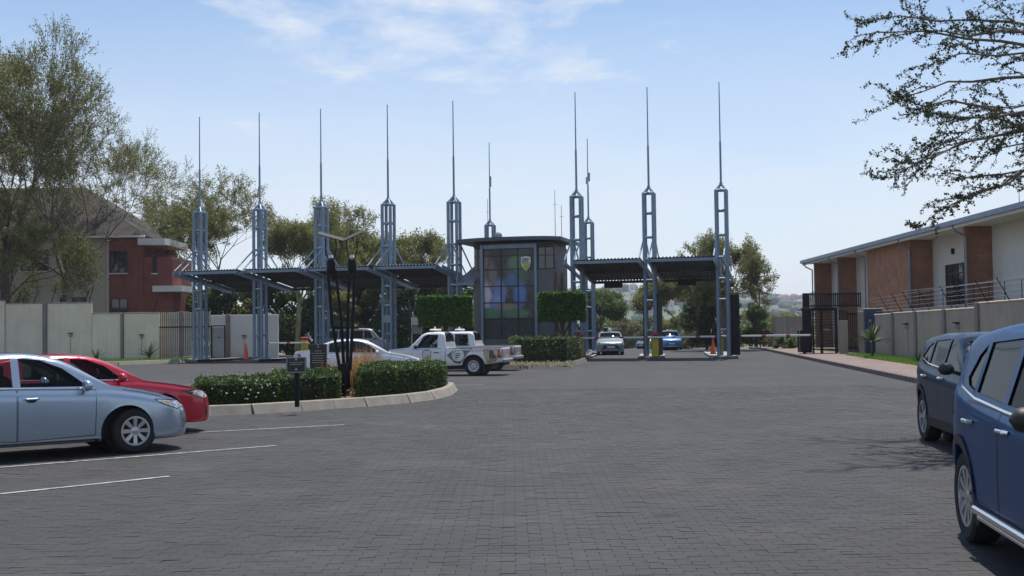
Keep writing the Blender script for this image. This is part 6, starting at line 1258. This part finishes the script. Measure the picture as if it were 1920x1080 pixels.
# thorn tree on the right: trunk outside the view, boughs reaching in
rg = np.random.default_rng(42); root = empty('thorn_tree', (13.2, 19.0, .1), 0, 'thorn tree whose dark leafy boughs hang in from the right', 'tree'); O = root.location; S = []; LP = []
fork = Vector((12.6, 18.8, 4.2)); S += [(Vector((13.2, 19, 0)) , Vector((13.0, 18.9, 2.2)), .26, .22), (Vector((13.0, 18.9, 2.2)), fork, .22, .18)]
def twig(p, d, L, r, lev):
    n = 4
    for i in range(n):
        d = (d + Vector(rg.normal(0, .16, 3)) - UP * .03).normalized(); q = p + d * (L / n); S.append((p, q, r, r * .82)); r *= .82
        m = max(2, int(L / n / .026))
        for k in range(m):
            c = p.lerp(q, k / m)
            if rg.uniform() < .80:
                for _ in range(3): LP.append(c + Vector(rg.normal(0, .018, 3)))
        if lev < 2 and rg.uniform() < .85:
            a = d.orthogonal().normalized(); ph = rg.uniform(0, 6.28); s = (d * .62 + (a * math.cos(ph) + d.cross(a) * math.sin(ph)) * .78).normalized(); s.z *= .6; twig(q, s.normalized(), L * rg.uniform(.40, .62), r * .8, lev + 1)
        p = q
def bough(target, r0=.085, sub=1.0, sag=.35, dens=.27):
    T = Vector(target); n = 12; prev = fork; mid = (fork + T) / 2 + Vector((0, 0, sag * 2.2)) + Vector(rg.normal(0, .25, 3)); d0 = (T - fork).length
    for i in range(1, n + 1):
        t = i / n; c = fork * (1 - t) ** 2 + mid * 2 * t * (1 - t) + T * t * t + Vector(rg.normal(0, .05, 3)); r = r0 * (1 - t * .86); S.append((prev, c, r0 * (1 - (t - 1 / n) * .86), r)); d = (c - prev).normalized()
        if t > .30:
            k = max(1, int((c - prev).length / dens))
            for j in range(k):
                a = d.orthogonal().normalized(); ph = rg.uniform(0, 6.28); s = (d * .75 + (a * math.cos(ph) + d.cross(a) * math.sin(ph)) * .66); s.z *= .7; twig(prev.lerp(c, (j + .5) / k), s.normalized(), sub * rg.uniform(.45, .95), .010, 1)
        prev = c
    twig(prev, (T - mid).normalized(), sub * .8, .011, 0)
for (px, py, Y, sub) in ((1668, 58, 17.5, .75), (1690, 30, 18.5, .7), (1755, 62, 16.5, .6), (1725, 165, 17.5, .8), (1718, 200, 16, .8), (1735, 290, 17, .8), (1715, 300, 18.5, .7), (1760, 395, 17.5, .55), (1790, 250, 16, .9), (1810, 110, 17, .9), (1830, 330, 18.5, .9), (1850, 200, 19.5, .9), (1870, 280, 16.5, .9), (1880, 60, 18, .9), (1765, 225, 19, .8), (1840, 370, 16, .6)):
    bough(AT(px, py, Y), .07, sub)
for T in ((5.5, 17.5, 9.2), (7.5, 13.5, 9.2), (8.5, 18.0, 9.8), (9.5, 24.0, 9.0), (10.5, 14.0, 8.6), (6.5, 20.5, 9.6)): bough(T, .026, 1.2, .6, .17)
S = [(a - O, b - O, r, q) if a.z > 2.3 or True else None for a, b, r, q in S]
link('trunk', tubes_mesh('trunk', S, 5), m_bark_g, root); LPa = np.array([p[:] for p in LP]) - np.array(O[:]); link('crown', leaf_mesh('crown', LPa, .0225, rg, .55), m_lf_near, root)
print('STAT near leaves', len(LP), 'masts', [tuple(round(x, 1) for x in m_.location) for m_ in MASTS])

# ------------------------------------------------------------------ air: thin haze over the whole place
hz = MB(); hz.box((0, 1250, 29.5), (4000, 2700, 67)); hzo = hz.build('haze', None); tag(hzo, kind='stuff')
hm_ = bpy.data.materials.new('haze_air'); hm_.use_nodes = True; hn = hm_.node_tree.nodes; hn.clear(); ho_ = hn.new('ShaderNodeOutputMaterial'); pv = hn.new('ShaderNodeVolumePrincipled'); pv.inputs['Color'].default_value = (.80, .88, 1, 1); pv.inputs['Density'].default_value = .00022; pv.inputs['Anisotropy'].default_value = .2
hm_.node_tree.links.new(pv.outputs[0], ho_.inputs['Volume']); hzo.data.materials.append(hm_)
